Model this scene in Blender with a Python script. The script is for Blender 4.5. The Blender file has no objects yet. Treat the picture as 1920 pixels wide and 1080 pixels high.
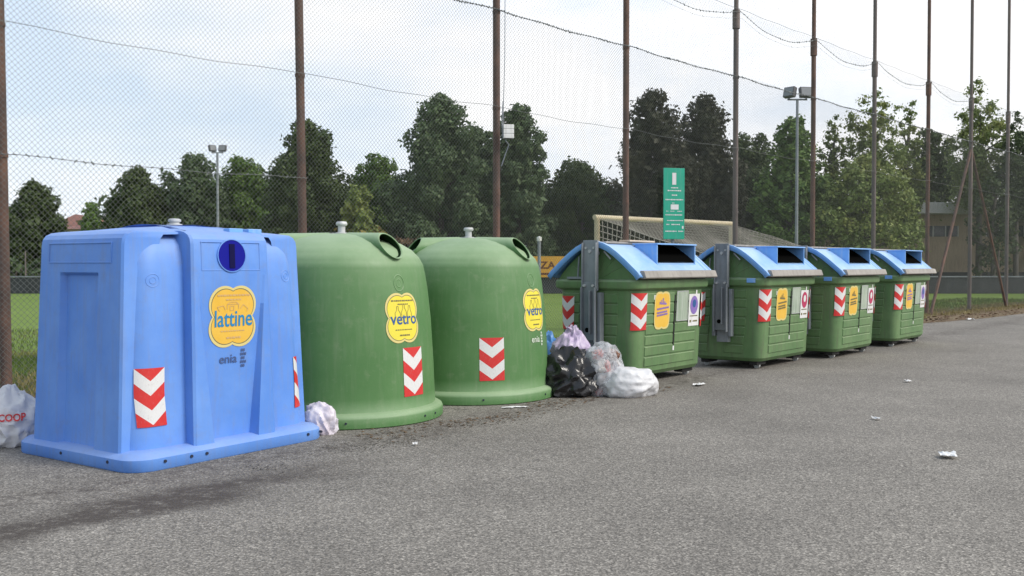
import bpy, bmesh, math, random
import numpy as np
from mathutils import Vector, Matrix, noise
from mathutils.bvhtree import BVHTree
S = bpy.context.scene
COL = S.collection
R = math.radians
# ------------------------------------------------------------ camera
H = 1.4
cd = bpy.data.cameras.new('camera'); cam = bpy.data.objects.new('camera', cd); COL.objects.link(cam)
cd.sensor_width = 36; cd.lens = 35.0; cd.clip_end = 2000; cd.clip_start = .05
cam.location = (0, 0, H); cam.rotation_euler = (R(90 - 1.32), 0, 0)
S.camera = cam
S.view_settings.view_transform = 'Standard'; S.view_settings.look = 'None'
S.view_settings.gamma = 1; S.view_settings.exposure = 0.42
# ------------------------------------------------------------ sun and sky
SUN_EL, SUN_AZ = 42, 110      # azimuth measured from +Y towards +X
sd = bpy.data.lights.new('sun', 'SUN'); sd.energy = 2.3; sd.angle = R(22); sd.color = (1, .945, .86)
sun = bpy.data.objects.new('sun', sd); COL.objects.link(sun)
dirv = Vector((math.sin(R(SUN_AZ)) * math.cos(R(SUN_EL)), math.cos(R(SUN_AZ)) * math.cos(R(SUN_EL)), math.sin(R(SUN_EL))))
sun.rotation_euler = dirv.to_track_quat('Z', 'Y').to_euler(); sun.location = (0, 0, 30)
W = bpy.data.worlds.new('World'); S.world = W; W.use_nodes = True
nt = W.node_tree; N = nt.nodes; L = nt.links; N.clear()
wo = N.new('ShaderNodeOutputWorld'); bg = N.new('ShaderNodeBackground'); bg.inputs[1].default_value = .1
sky = N.new('ShaderNodeTexSky'); sky.sky_type = 'NISHITA'; sky.sun_disc = False
sky.sun_elevation = R(SUN_EL); sky.sun_rotation = R(SUN_AZ); sky.dust_density = 2.0
tc = N.new('ShaderNodeTexCoord'); mp = N.new('ShaderNodeMapping'); mp.inputs['Scale'].default_value = (1, 1, 2.6)
L.new(tc.outputs['Generated'], mp.inputs[0])
nz = N.new('ShaderNodeTexNoise'); nz.inputs['Scale'].default_value = 3.4; nz.inputs['Detail'].default_value = 7; nz.inputs['Roughness'].default_value = .52
L.new(mp.outputs[0], nz.inputs['Vector'])
sx = N.new('ShaderNodeSeparateXYZ'); L.new(tc.outputs['Generated'], sx.inputs[0])
def wmath(op, a, b=None, c=None, clamp=False):
    m = N.new('ShaderNodeMath'); m.operation = op; m.use_clamp = clamp
    for i, v in enumerate((a, b, c)):
        if v is None: continue
        if isinstance(v, (int, float)): m.inputs[i].default_value = v
        else: L.new(v, m.inputs[i])
    return m.outputs[0]
k1 = wmath('MULTIPLY_ADD', nz.outputs['Fac'], 3.3, -1.2)
k2 = wmath('MULTIPLY_ADD', sx.outputs['X'], .95, k1)
k3 = wmath('MULTIPLY_ADD', sx.outputs['Z'], -1.0, k2)
mask = wmath('ADD', k3, .30, None, True)
mask2 = wmath('MULTIPLY_ADD', mask, .75, .25)
mx = N.new('ShaderNodeMix'); mx.data_type = 'RGBA'
L.new(mask2, mx.inputs['Factor'])
hsv = N.new('ShaderNodeMix'); hsv.data_type = 'RGBA'; hsv.inputs['Factor'].default_value = .7
L.new(sky.outputs[0], hsv.inputs[6]); hsv.inputs[7].default_value = (5.5, 7.0, 9.0, 1)
L.new(hsv.outputs[2], mx.inputs[6]); mx.inputs[7].default_value = (8.9, 8.9, 9.0, 1)
L.new(mx.outputs[2], bg.inputs[0]); L.new(bg.outputs[0], wo.inputs[0])
# ------------------------------------------------------------ materials
def mat(name):
    m = bpy.data.materials.new(name); m.use_nodes = True
    return m, m.node_tree.nodes, m.node_tree.links, m.node_tree.nodes['Principled BSDF']
def rgb(r, g, b): # sRGB 0-255 -> linear
    f = lambda c: ((c / 255 + .055) / 1.055) ** 2.4 if c > 10 else c / 255 / 12.92
    return (f(r), f(g), f(b), 1)
def nod(Ns, Ls, kind, ins=None, **kw):
    n = Ns.new(kind)
    for k, v in kw.items(): setattr(n, k, v)
    for k, v in (ins or {}).items():
        if isinstance(v, bpy.types.NodeSocket): Ls.new(v, n.inputs[k])
        else: n.inputs[k].default_value = v
    return n
def mixc(Ns, Ls, f, a, b, mode='MIX'):
    n = Ns.new('ShaderNodeMix'); n.data_type = 'RGBA'; n.blend_type = mode
    for i, v in ((0, f), (6, a), (7, b)):
        if isinstance(v, bpy.types.NodeSocket): Ls.new(v, n.inputs[i])
        else: n.inputs[i].default_value = v
    return n.outputs[2]
def ramp(Ns, Ls, f, a, b):
    n = Ns.new('ShaderNodeMapRange'); Ls.new(f, n.inputs[0]); n.inputs[1].default_value = a; n.inputs[2].default_value = b
    n.clamp = True; return n.outputs[0]
def flat(name, c, rough=.6, metal=0, spec=.5):
    m, Ns, Ls, p = mat(name)
    p.inputs['Base Color'].default_value = c; p.inputs['Roughness'].default_value = rough; p.inputs['Metallic'].default_value = metal
    p.inputs['Specular IOR Level'].default_value = spec
    return m
def worn(name, c, c2, dirt=(.16, .14, .11, 1), scale=2.2, amount=.35, rough=.5, streak=.5, bump=.15, metal=0, dscale=9, top=0, dust_skylight=(.4, .4, .38, 1)):
    """weathered surface: two tones, vertical run marks, blotches of dirt, scuffs, painted skylight and dusty film on tops"""
    m, Ns, Ls, p = mat(name)
    t = nod(Ns, Ls, 'ShaderNodeTexCoord').outputs['Object']
    oi = nod(Ns, Ls, 'ShaderNodeObjectInfo')
    add = nod(Ns, Ls, 'ShaderNodeVectorMath', {0: t, 1: oi.outputs['Location']}, operation='ADD').outputs[0]
    n1 = nod(Ns, Ls, 'ShaderNodeTexNoise', {'Vector': add, 'Scale': scale, 'Detail': 5, 'Roughness': .6})
    base = mixc(Ns, Ls, ramp(Ns, Ls, n1.outputs[0], .35, .68), c, c2)
    ms = nod(Ns, Ls, 'ShaderNodeMapping', {0: add, 'Scale': (14, 14, 1.1)})
    n2 = nod(Ns, Ls, 'ShaderNodeTexNoise', {'Vector': ms.outputs[0], 'Scale': 1.6, 'Detail': 4, 'Roughness': .6})
    f2 = nod(Ns, Ls, 'ShaderNodeMath', {0: ramp(Ns, Ls, n2.outputs[0], .49, .75), 1: streak}, operation='MULTIPLY').outputs[0]
    c3 = mixc(Ns, Ls, f2, base, dirt)
    n3 = nod(Ns, Ls, 'ShaderNodeTexNoise', {'Vector': add, 'Scale': dscale, 'Detail': 8, 'Roughness': .7})
    f3 = nod(Ns, Ls, 'ShaderNodeMath', {0: ramp(Ns, Ls, n3.outputs[0], .55, .78), 1: amount}, operation='MULTIPLY').outputs[0]
    c4 = mixc(Ns, Ls, f3, c3, dirt)
    if top:  # painted skylight plus a dusty film: up-facing faces mixed paler
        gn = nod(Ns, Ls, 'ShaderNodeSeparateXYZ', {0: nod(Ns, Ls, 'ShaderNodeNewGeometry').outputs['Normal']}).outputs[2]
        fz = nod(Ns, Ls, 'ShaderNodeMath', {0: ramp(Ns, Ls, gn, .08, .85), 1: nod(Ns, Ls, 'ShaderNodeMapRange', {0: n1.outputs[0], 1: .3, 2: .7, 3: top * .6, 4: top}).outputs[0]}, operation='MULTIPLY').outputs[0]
        c4 = mixc(Ns, Ls, fz, c4, dust_skylight)
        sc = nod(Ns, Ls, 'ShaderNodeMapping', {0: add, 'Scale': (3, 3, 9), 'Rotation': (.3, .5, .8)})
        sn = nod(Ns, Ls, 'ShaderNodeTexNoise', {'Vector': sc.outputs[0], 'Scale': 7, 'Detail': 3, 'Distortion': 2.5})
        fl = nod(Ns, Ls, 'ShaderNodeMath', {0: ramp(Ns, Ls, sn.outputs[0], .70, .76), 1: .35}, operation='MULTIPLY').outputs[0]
        c4 = mixc(Ns, Ls, fl, c4, dust_skylight)
    Ls.new(c4, p.inputs['Base Color'])
    rr = nod(Ns, Ls, 'ShaderNodeMapRange', {0: n3.outputs[0], 3: rough - .1, 4: rough + .2}); Ls.new(rr.outputs[0], p.inputs['Roughness'])
    bn = nod(Ns, Ls, 'ShaderNodeTexNoise', {'Vector': add, 'Scale': 5, 'Detail': 6})
    b = nod(Ns, Ls, 'ShaderNodeBump', {'Height': bn.outputs[0], 'Strength': bump, 'Distance': .02}); Ls.new(b.outputs[0], p.inputs['Normal'])
    p.inputs['Metallic'].default_value = metal
    return m
M = {}
M['blue'] = worn('blue_plastic', (.085, .23, .64, 1), (.135, .295, .70, 1), (.17, .22, .36, 1), amount=.45, streak=.40, scale=1.9, top=.45, dust_skylight=(.30, .36, .50, 1))
M['green'] = worn('green_plastic', (.060, .163, .046, 1), (.087, .200, .067, 1), (.22, .27, .17, 1), amount=.38, streak=.20, scale=1.3, top=.75, dust_skylight=(.34, .43, .28, 1))  # strong top tint paints the sky-lit dome
M['dgreen'] = worn('container_green', (.088, .178, .066, 1), (.135, .228, .095, 1), (.10, .11, .07, 1), amount=.5, streak=.6, scale=2.5, top=.6, dust_skylight=(.34, .40, .27, 1))
M['lidblue'] = worn('lid_blue', (.13, .33, .72, 1), (.19, .42, .80, 1), (.45, .52, .60, 1), amount=.4, streak=.3, scale=3, rough=.3, top=.5, dust_skylight=(.50, .60, .72, 1))  # pale tops also paint the glossy lid's highlight
M['bumper'] = worn('weathered_rubber', (.25, .23, .21, 1), (.33, .31, .28, 1), (.12, .10, .09, 1), amount=.6, streak=.5)
M['zinc'] = worn('galvanised_steel', (.20, .225, .25, 1), (.28, .30, .32, 1), (.12, .12, .12, 1), amount=.4, streak=.5, metal=.35, rough=.55)
M['rust'] = worn('rusty_steel', (.072, .046, .038, 1), (.150, .080, .055, 1), (.17, .13, .11, 1), amount=.35, streak=.4, scale=3.5, rough=.75)
M['rustgrey'] = worn('grey_rusty_steel', (.12, .105, .10, 1), (.17, .135, .12, 1), (.06, .04, .035, 1), amount=.4, streak=.5, rough=.75)
M['wire'] = flat('fence_wire', (.13, .14, .135, 1), .6, .2)
M['thread'] = flat('net_thread', (.10, .12, .11, 1), .9)
M['white'] = worn('white_paint', (.62, .62, .60, 1), (.72, .72, .70, 1), (.3, .3, .28, 1))
M['cap'] = worn('light_grey_metal', (.42, .44, .44, 1), (.52, .53, .53, 1), (.2, .2, .2, 1), metal=.2)
M['black'] = flat('inside_shade_black', (.004, .004, .004, 1), 1, spec=0)  # black stands in for the shade inside openings
M['shadegreen_in'] = flat('shaded_inside_green', (.008, .022, .008, 1), 1, spec=.05)  # green darkened to paint the shade inside the spouts
M['tyre'] = flat('black_rubber', (.02, .02, .02, 1), .8)
M['flap'] = flat('deep_blue_rubber', (.004, .006, .24, 1), .6, spec=.15)
M['flapdark'] = flat('deep_blue_bar', (.004, .004, .05, 1), .6, spec=.1)
M['bolt'] = flat('dark_bolt', (.03, .035, .06, 1), .5, .4)
M['yel'] = worn('yellow_sticker', (.68, .40, .035, 1), (.72, .45, .06, 1), (.75, .5, .15, 1), bump=0, amount=.3, streak=.2, scale=5)
M['yelpale'] = flat('pale_yellow_edge', (.62, .52, .20, 1), .5)
M['lyel'] = worn('lemon_sticker', (.68, .58, .04, 1), (.72, .63, .06, 1), (.75, .65, .15, 1), bump=0, amount=.2, streak=.2, scale=5)
M['ink'] = flat('olive_ink', (.16, .14, .06, 1), .6)
M['inkblue'] = flat('teal_blue_ink', (.01, .20, .42, 1), .5)
M['inknavy'] = flat('navy_ink', (.02, .09, .26, 1), .5)
M['inkfaint'] = flat('faded_ink', (.55, .36, .16, 1), .6)
M['logodark'] = flat('dark_logo_ink', (.05, .09, .22, 1), .6)
M['logopale'] = flat('pale_logo_ink', (.55, .62, .52, 1), .6)
M['paper'] = worn('paper_white', (.62, .62, .62, 1), (.7, .7, .7, 1), (.4, .4, .38, 1), bump=0)
M['notice'] = worn('clear_notice_pocket', (.26, .33, .25, 1), (.36, .42, .34, 1), (.55, .58, .55, 1), bump=0, amount=.6, streak=.6)
M['violet'] = flat('violet_ink', (.22, .14, .42, 1), .5)
M['crimson'] = flat('crimson_ink', (.42, .03, .10, 1), .5)
M['red'] = flat('red_ink', (.55, .03, .03, 1), .5)
M['signgreen'] = worn('sign_green', (.0, .30, .19, 1), (.01, .34, .22, 1), (.1, .3, .25, 1), bump=0, amount=.3, rough=.4)
M['cream'] = worn('cream_paint', (.52, .44, .28, 1), (.60, .52, .35, 1), (.3, .22, .12, 1))
M['goalnet'] = flat('goal_net_thread', (.36, .33, .28, 1), .9)
M['board'] = worn('dark_board', (.02, .024, .028, 1), (.03, .034, .04, 1), (.05, .05, .05, 1))
M['banner'] = worn('yellow_banner', (.55, .27, .02, 1), (.6, .31, .03, 1), (.3, .2, .08, 1), bump=0)
M['brownink'] = flat('brown_ink', (.12, .04, .01, 1), .7)
M['wallbeige'] = worn('beige_render', (.40, .30, .21, 1), (.46, .35, .25, 1), (.11, .09, .075, 1), scale=.5, dscale=2)
M['fascia'] = worn('pale_fascia', (.55, .54, .52, 1), (.62, .61, .6, 1), (.2, .19, .18, 1), scale=.6, dscale=2)
M['tile'] = worn('red_roof_tiles', (.16, .06, .04, 1), (.22, .09, .06, 1), (.08, .05, .04, 1), scale=1, dscale=3)
M['glass'] = flat('dark_glass', (.03, .04, .05, 1), .15)
M['bark'] = worn('bark', (.06, .05, .04, 1), (.09, .075, .06, 1), (.03, .03, .03, 1), scale=3)
M['lamp'] = flat('lamp_glass', (.20, .21, .22, 1), .2)
M['lamphousing'] = flat('lamp_housing', (.09, .09, .095, 1), .5, .3)
M['cardboard'] = worn('cardboard', (.5, .4, .3, 1), (.6, .5, .4, 1), (.3, .2, .15, 1))

def chevron_mat():
    m, Ns, Ls, p = mat('red_white_chevrons')
    uv = nod(Ns, Ls, 'ShaderNodeUVMap', uv_map='UVMap')
    s = nod(Ns, Ls, 'ShaderNodeSeparateXYZ', {0: uv.outputs[0]})
    def mt(op, a, b=0.): return nod(Ns, Ls, 'ShaderNodeMath', {0: a, 1: b}, operation=op).outputs[0]
    a = mt('ABSOLUTE', mt('SUBTRACT', s.outputs[0], .5))
    tri = mt('SUBTRACT', .22, mt('MULTIPLY', a, .44))
    v = mt('SUBTRACT', s.outputs[1], tri)
    f = mt('FRACT', mt('ADD', mt('MULTIPLY', v, 2.0), 2.0))
    w = mt('LESS_THAN', f, .5)
    n = nod(Ns, Ls, 'ShaderNodeTexNoise', {'Scale': 30, 'Detail': 5})
    red = mixc(Ns, Ls, n.outputs[0], (.50, .012, .014, 1), (.60, .035, .03, 1))
    whi = mixc(Ns, Ls, n.outputs[0], (.55, .58, .58, 1), (.72, .70, .70, 1))
    n5 = nod(Ns, Ls, 'ShaderNodeTexNoise', {'Scale': 16, 'Detail': 6, 'Roughness': .7}); Ls.new(mixc(Ns, Ls, mt('MULTIPLY', ramp(Ns, Ls, n5.outputs[0], .55, .75), .45), mixc(Ns, Ls, w, red, whi), (.30, .24, .22, 1)), p.inputs['Base Color']); p.inputs['Roughness'].default_value = .4
    return m
M['chev'] = chevron_mat()

def leafmat(name, a, b, c=None):
    m, Ns, Ls, p = mat(name)
    g = nod(Ns, Ls, 'ShaderNodeNewGeometry')
    t = nod(Ns, Ls, 'ShaderNodeTexCoord')
    n = nod(Ns, Ls, 'ShaderNodeTexNoise', {'Vector': t.outputs['Object'], 'Scale': .55, 'Detail': 4})
    c1 = mixc(Ns, Ls, g.outputs['Random Per Island'], a, b)
    c2 = mixc(Ns, Ls, ramp(Ns, Ls, n.outputs[0], .5, .75), c1, c or b)
    Ls.new(c2, p.inputs['Base Color']); p.inputs['Roughness'].default_value = .6; p.inputs['Specular IOR Level'].default_value = .25
    tr = nod(Ns, Ls, 'ShaderNodeBsdfTranslucent', {'Color': c2}); ms = nod(Ns, Ls, 'ShaderNodeMixShader', {0: .22})
    Ls.new(p.outputs[0], ms.inputs[1]); Ls.new(tr.outputs[0], ms.inputs[2]); Ls.new(ms.outputs[0], Ns['Material Output'].inputs[0])
    return m
M['leaf_dark'] = leafmat('dark_leaves', (0.0381, 0.0632, 0.0216, 1), (0.0807, 0.1119, 0.0367, 1), (0.0732, 0.0987, 0.0324, 1))
M['leaf_teal'] = leafmat('blue_green_leaves', (0.0514, 0.0856, 0.041, 1), (0.1099, 0.1514, 0.0669, 1), (0.0952, 0.1448, 0.0594, 1))
M['leaf_mid'] = leafmat('green_leaves', (0.0651, 0.1244, 0.03, 1), (0.1465, 0.2194, 0.0539, 1), (0.1222, 0.2048, 0.042, 1))
M['leaf_olive'] = leafmat('olive_leaves', (.13, .18, .05, 1), (.23, .28, .09, 1), (.29, .29, .08, 1))
M['leaf_plum'] = leafmat('blackish_leaves', (0.0271, 0.0316, 0.0179, 1), (0.0608, 0.0608, 0.0339, 1), (0.0474, 0.0546, 0.0279, 1))
M['leaf_yellow'] = leafmat('yellowing_leaves', (.14, .13, .03, 1), (.26, .20, .05, 1), (.2, .14, .04, 1))
M['grassblade'] = leafmat('grass_blades', (.07, .12, .025, 1), (.14, .19, .045, 1), (.20, .19, .07, 1))
M['drygrass'] = leafmat('dry_grass', (.22, .18, .08, 1), (.34, .29, .14, 1), (.16, .17, .06, 1))
M['debris'] = leafmat('dead_leaves', (.10, .06, .035, 1), (.20, .13, .08, 1), (.06, .045, .035, 1))
M['grit'] = leafmat('black_grit', (.05, .045, .04, 1), (.13, .11, .09, 1), (.08, .065, .05, 1))

def bagmat(name, a, b, rough=.35, trans=.25, scale=8):
    m, Ns, Ls, p = mat(name)
    t = nod(Ns, Ls, 'ShaderNodeTexCoord').outputs['Object']
    n = nod(Ns, Ls, 'ShaderNodeTexNoise', {'Vector': t, 'Scale': scale, 'Detail': 6})
    c = mixc(Ns, Ls, ramp(Ns, Ls, n.outputs[0], .35, .65), a, b)
    Ls.new(c, p.inputs['Base Color']); p.inputs['Roughness'].default_value = rough
    n2 = nod(Ns, Ls, 'ShaderNodeTexNoise', {'Vector': t, 'Scale': 14, 'Detail': 5, 'Distortion': 1.5})
    bu = nod(Ns, Ls, 'ShaderNodeBump', {'Height': n2.outputs[0], 'Strength': .22, 'Distance': .02}); Ls.new(bu.outputs[0], p.inputs['Normal'])
    tr = nod(Ns, Ls, 'ShaderNodeBsdfTranslucent', {'Color': c}); ms = nod(Ns, Ls, 'ShaderNodeMixShader', {0: trans})
    Ls.new(p.outputs[0], ms.inputs[1]); Ls.new(tr.outputs[0], ms.inputs[2]); Ls.new(ms.outputs[0], Ns['Material Output'].inputs[0])
    return m
M['bagwhite'] = bagmat('white_bag_film', (.68, .68, .70, 1), (.80, .80, .82, 1))
M['bagblack'] = bagmat('black_bag_film', (.008, .008, .009, 1), (.014, .014, .016, 1), .22, 0)
M['baglilac'] = bagmat('lilac_bag_film', (.46, .36, .56, 1), (.62, .54, .68, 1))
M['bagpink'] = bagmat('pinkish_bag_film', (.76, .75, .82, 1), (.70, .62, .70, 1), scale=3)
M['bagblue'] = bagmat('blue_bag_film', (.08, .26, .6, 1), (.15, .35, .7, 1))
M['trash1'] = bagmat('crumpled_white_waste', (.6, .58, .56, 1), (.5, .45, .42, 1), .6, 0)
M['trash2'] = bagmat('brown_waste', (.12, .05, .03, 1), (.2, .09, .05, 1), .5, 0)
M['trash3'] = bagmat('red_waste', (.5, .06, .05, 1), (.6, .3, .25, 1), .5, 0)
M['trash4'] = bagmat('grey_waste', (.2, .22, .25, 1), (.34, .35, .38, 1), .5, 0)
def film():
    m, Ns, Ls, p = mat('clear_bag_film')
    p.inputs['Base Color'].default_value = (.6, .62, .66, 1); p.inputs['Roughness'].default_value = .2
    t = nod(Ns, Ls, 'ShaderNodeTexCoord').outputs['Object']
    n = nod(Ns, Ls, 'ShaderNodeTexNoise', {'Vector': t, 'Scale': 9, 'Detail': 6, 'Distortion': 2})
    Ls.new(nod(Ns, Ls, 'ShaderNodeMapRange', {0: n.outputs[0], 1: .3, 2: .7, 3: .2, 4: .72}).outputs[0], p.inputs['Alpha'])
    bu = nod(Ns, Ls, 'ShaderNodeBump', {'Height': n.outputs[0], 'Strength': .7, 'Distance': .03}); Ls.new(bu.outputs[0], p.inputs['Normal'])
    return m
M['film'] = film()

# asphalt: aggregate grains, mottling, damp dirty band running along the bins
def asphalt():
    m, Ns, Ls, p = mat('old_asphalt')
    t = nod(Ns, Ls, 'ShaderNodeNewGeometry').outputs['Position']
    v = nod(Ns, Ls, 'ShaderNodeTexVoronoi', {'Vector': t, 'Scale': 110, 'Randomness': 1})
    s = nod(Ns, Ls, 'ShaderNodeSeparateColor', {0: v.outputs['Color']})
    cr = nod(Ns, Ls, 'ShaderNodeValToRGB', {0: s.outputs[0]}); e = cr.color_ramp
    e.elements[0].position = 0; e.elements[0].color = (.09, .084, .077, 1); e.elements[1].position = 1; e.elements[1].color = (.36, .34, .31, 1)
    q = e.elements.new(.45); q.color = (.172, .161, .147, 1); q = e.elements.new(.8); q.color = (.222, .208, .19, 1)
    v2 = nod(Ns, Ls, 'ShaderNodeTexNoise', {'Vector': t, 'Scale': 38, 'Detail': 4, 'Roughness': .75})
    base = mixc(Ns, Ls, .65, cr.outputs[0], mixc(Ns, Ls, ramp(Ns, Ls, v2.outputs[0], .38, .62), (.72, .72, .72, 1), (1.28, 1.27, 1.25, 1)), 'MULTIPLY')
    n1 = nod(Ns, Ls, 'ShaderNodeTexNoise', {'Vector': t, 'Scale': .7, 'Detail': 6, 'Roughness': .62})
    base = mixc(Ns, Ls, 1., base, mixc(Ns, Ls, ramp(Ns, Ls, n1.outputs[0], .3, .7), (.78, .77, .76, 1), (1.14, 1.13, 1.11, 1)), 'MULTIPLY')
    sp = nod(Ns, Ls, 'ShaderNodeSeparateXYZ', {0: t})
    def mt(op, a, b=0., cl=False): return nod(Ns, Ls, 'ShaderNodeMath', {0: a, 1: b}, operation=op, use_clamp=cl).outputs[0]
    wn = nod(Ns, Ls, 'ShaderNodeTexNoise', {'Vector': t, 'Scale': 1.4, 'Detail': 7, 'Roughness': .66})
    wv = mt('MULTIPLY', mt('SUBTRACT', wn.outputs[0], .5), .9)
    # d: distance in front of the row of bins (towards the road)
    X, Y = sp.outputs[0], sp.outputs[1]
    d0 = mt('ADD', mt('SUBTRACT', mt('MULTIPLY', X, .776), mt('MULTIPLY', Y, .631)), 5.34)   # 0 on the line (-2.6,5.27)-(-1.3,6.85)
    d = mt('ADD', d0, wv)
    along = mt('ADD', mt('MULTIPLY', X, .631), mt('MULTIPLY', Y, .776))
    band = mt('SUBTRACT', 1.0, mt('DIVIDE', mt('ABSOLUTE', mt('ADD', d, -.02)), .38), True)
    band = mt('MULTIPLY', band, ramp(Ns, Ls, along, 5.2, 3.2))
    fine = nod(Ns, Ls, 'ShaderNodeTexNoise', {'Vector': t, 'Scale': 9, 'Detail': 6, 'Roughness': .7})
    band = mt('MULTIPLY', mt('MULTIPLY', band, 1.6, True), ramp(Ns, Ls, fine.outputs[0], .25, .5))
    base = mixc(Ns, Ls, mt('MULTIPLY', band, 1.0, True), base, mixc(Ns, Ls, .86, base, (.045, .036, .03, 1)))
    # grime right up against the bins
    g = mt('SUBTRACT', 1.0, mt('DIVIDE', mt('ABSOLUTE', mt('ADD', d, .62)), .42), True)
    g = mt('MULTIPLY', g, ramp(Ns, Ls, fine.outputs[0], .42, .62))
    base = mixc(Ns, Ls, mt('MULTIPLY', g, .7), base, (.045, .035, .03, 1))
    # separate oily spots
    vs = nod(Ns, Ls, 'ShaderNodeTexNoise', {'Vector': t, 'Scale': 2.2, 'Detail': 5, 'Roughness': .7})
    base = mixc(Ns, Ls, mt('MULTIPLY', ramp(Ns, Ls, vs.outputs[0], .62, .74), .6), base, (.06, .052, .048, 1))
    cv = nod(Ns, Ls, 'ShaderNodeTexVoronoi', {'Vector': nod(Ns, Ls, 'ShaderNodeVectorMath', {0: t, 1: nod(Ns, Ls, 'ShaderNodeVectorMath', {0: wn.outputs['Color'], 3: .5}, operation='SCALE').outputs[0]}, operation='ADD').outputs[0], 'Scale': .42}, feature='DISTANCE_TO_EDGE')
    crk = mt('MULTIPLY', mt('SUBTRACT', 1.0, ramp(Ns, Ls, cv.outputs[0], .0, .006)), ramp(Ns, Ls, n1.outputs[0], .5, .62))
    base = mixc(Ns, Ls, mt('MULTIPLY', crk, .55), base, (.05, .045, .04, 1))
    Ls.new(base, p.inputs['Base Color']); p.inputs['Roughness'].default_value = .85; p.inputs['Specular IOR Level'].default_value = .3
    b = nod(Ns, Ls, 'ShaderNodeBump', {'Height': v.outputs['Distance'], 'Strength': .45, 'Distance': .004}); Ls.new(b.outputs[0], p.inputs['Normal'])
    return m
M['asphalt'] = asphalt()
def groundmat(name, a, b, c, s1, s2):
    m, Ns, Ls, p = mat(name)
    t = nod(Ns, Ls, 'ShaderNodeNewGeometry').outputs['Position']
    n1 = nod(Ns, Ls, 'ShaderNodeTexNoise', {'Vector': t, 'Scale': s1, 'Detail': 6, 'Roughness': .6})
    n2 = nod(Ns, Ls, 'ShaderNodeTexNoise', {'Vector': t, 'Scale': s2, 'Detail': 5, 'Roughness': .7})
    x = mixc(Ns, Ls, ramp(Ns, Ls, n1.outputs[0], .38, .62), a, b)
    x = mixc(Ns, Ls, ramp(Ns, Ls, n2.outputs[0], .45, .7), x, c)
    Ls.new(x, p.inputs['Base Color']); p.inputs['Roughness'].default_value = .95; p.inputs['Specular IOR Level'].default_value = .1
    bu = nod(Ns, Ls, 'ShaderNodeBump', {'Height': n2.outputs[0], 'Strength': .5, 'Distance': .03}); Ls.new(bu.outputs[0], p.inputs['Normal'])
    return m
M['field'] = groundmat('pitch_grass', (.125, .19, .04, 1), (.155, .22, .055, 1), (.11, .165, .04, 1), .12, 6)
M['dirt'] = groundmat('dry_earth', (.15, .11, .075, 1), (.21, .165, .11, 1), (.09, .075, .045, 1), .9, 9)
# ------------------------------------------------------------ mesh helpers
class MB:
    def __init__(s): s.v = []; s.f = []; s.m = []; s.uv = {}
    def add(s, vs, fs, mi=0):
        o = len(s.v); s.v += [tuple(x) for x in vs]; s.f += [tuple(i + o for i in f) for f in fs]; s.m += [mi] * len(fs)
        return s
    def box(s, x0, x1, y0, y1, z0, z1, mi=0, mtx=None):
        vs = [Vector((x, y, z)) for z in (z0, z1) for y in (y0, y1) for x in (x0, x1)]
        if mtx is not None: vs = [mtx @ q for q in vs]
        return s.add(vs, [(0, 2, 3, 1), (4, 5, 7, 6), (0, 1, 5, 4), (2, 6, 7, 3), (0, 4, 6, 2), (1, 3, 7, 5)], mi)
    def tube(s, pts, r, n=8, mi=0, cap=True):
        pts = [Vector(p) for p in pts]; rs = r if isinstance(r, (list, tuple)) else [r] * len(pts)
        rings = []
        for i, p in enumerate(pts):
            d = (pts[min(i + 1, len(pts) - 1)] - pts[max(i - 1, 0)]).normalized()
            a = Vector((0, 0, 1)) if abs(d.z) < .9 else Vector((1, 0, 0))
            x = d.cross(a).normalized(); y = d.cross(x).normalized()
            rings.append([p + (x * math.cos(2 * math.pi * k / n) + y * math.sin(2 * math.pi * k / n)) * rs[i] for k in range(n)])
        return s.loft(rings, mi, cap)
    def loft(s, rings, mi=0, cap=True):
        n = len(rings[0]); vs = [p for r in rings for p in r]; fs = []
        for i in range(len(rings) - 1):
            for k in range(n):
                a, b = i * n + k, i * n + (k + 1) % n
                fs.append((a, b, b + n, a + n))
        if cap:
            fs.append(tuple(range(n))[::-1]); fs.append(tuple((len(rings) - 1) * n + k for k in range(n)))
        return s.add(vs, fs, mi)
    def lathe(s, prof, n=48, mi=0, c=(0, 0)):
        rings = [[(c[0] + r * math.sin(2 * math.pi * k / n), c[1] - r * math.cos(2 * math.pi * k / n), z) for k in range(n)] for r, z in prof]
        return s.loft(rings, mi, True)
    def build(s, name, mats, parent=None, smooth=None, bevel=0, recalc=True, **props):
        me = bpy.data.meshes.new(name); me.from_pydata(s.v, [], s.f)
        if not isinstance(mats, (list, tuple)): mats = [mats]
        for m in mats: me.materials.append(m)
        me.polygons.foreach_set('material_index', s.m)
        if recalc:
            b = bmesh.new(); b.from_mesh(me); bmesh.ops.recalc_face_normals(b, faces=b.faces); b.to_mesh(me); b.free()
        if smooth is not None:
            me.polygons.foreach_set('use_smooth', [True] * len(me.polygons))
            me.set_sharp_from_angle(angle=R(smooth))
        o = bpy.data.objects.new(name, me); COL.objects.link(o)
        if parent is not None: o.parent = parent
        if bevel:
            bv = o.modifiers.new('bevel', 'BEVEL'); bv.width = bevel; bv.segments = 2; bv.limit_method = 'ANGLE'; bv.angle_limit = R(35)
        for k, v in props.items(): o[k] = v
        return o
def thing(name, label, cat, loc=(0, 0, 0), rz=0, group=None):
    o = bpy.data.objects.new(name, None); COL.objects.link(o); o.location = loc; o.rotation_euler = (0, 0, rz)
    o.empty_display_size = .2
    o['label'] = label; o['category'] = cat
    if group: o['group'] = group
    return o
def copy_tree(o, parent=None):
    c = o.copy(); COL.objects.link(c); c.parent = parent
    for ch in o.children: copy_tree(ch, c)
    return c
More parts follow.
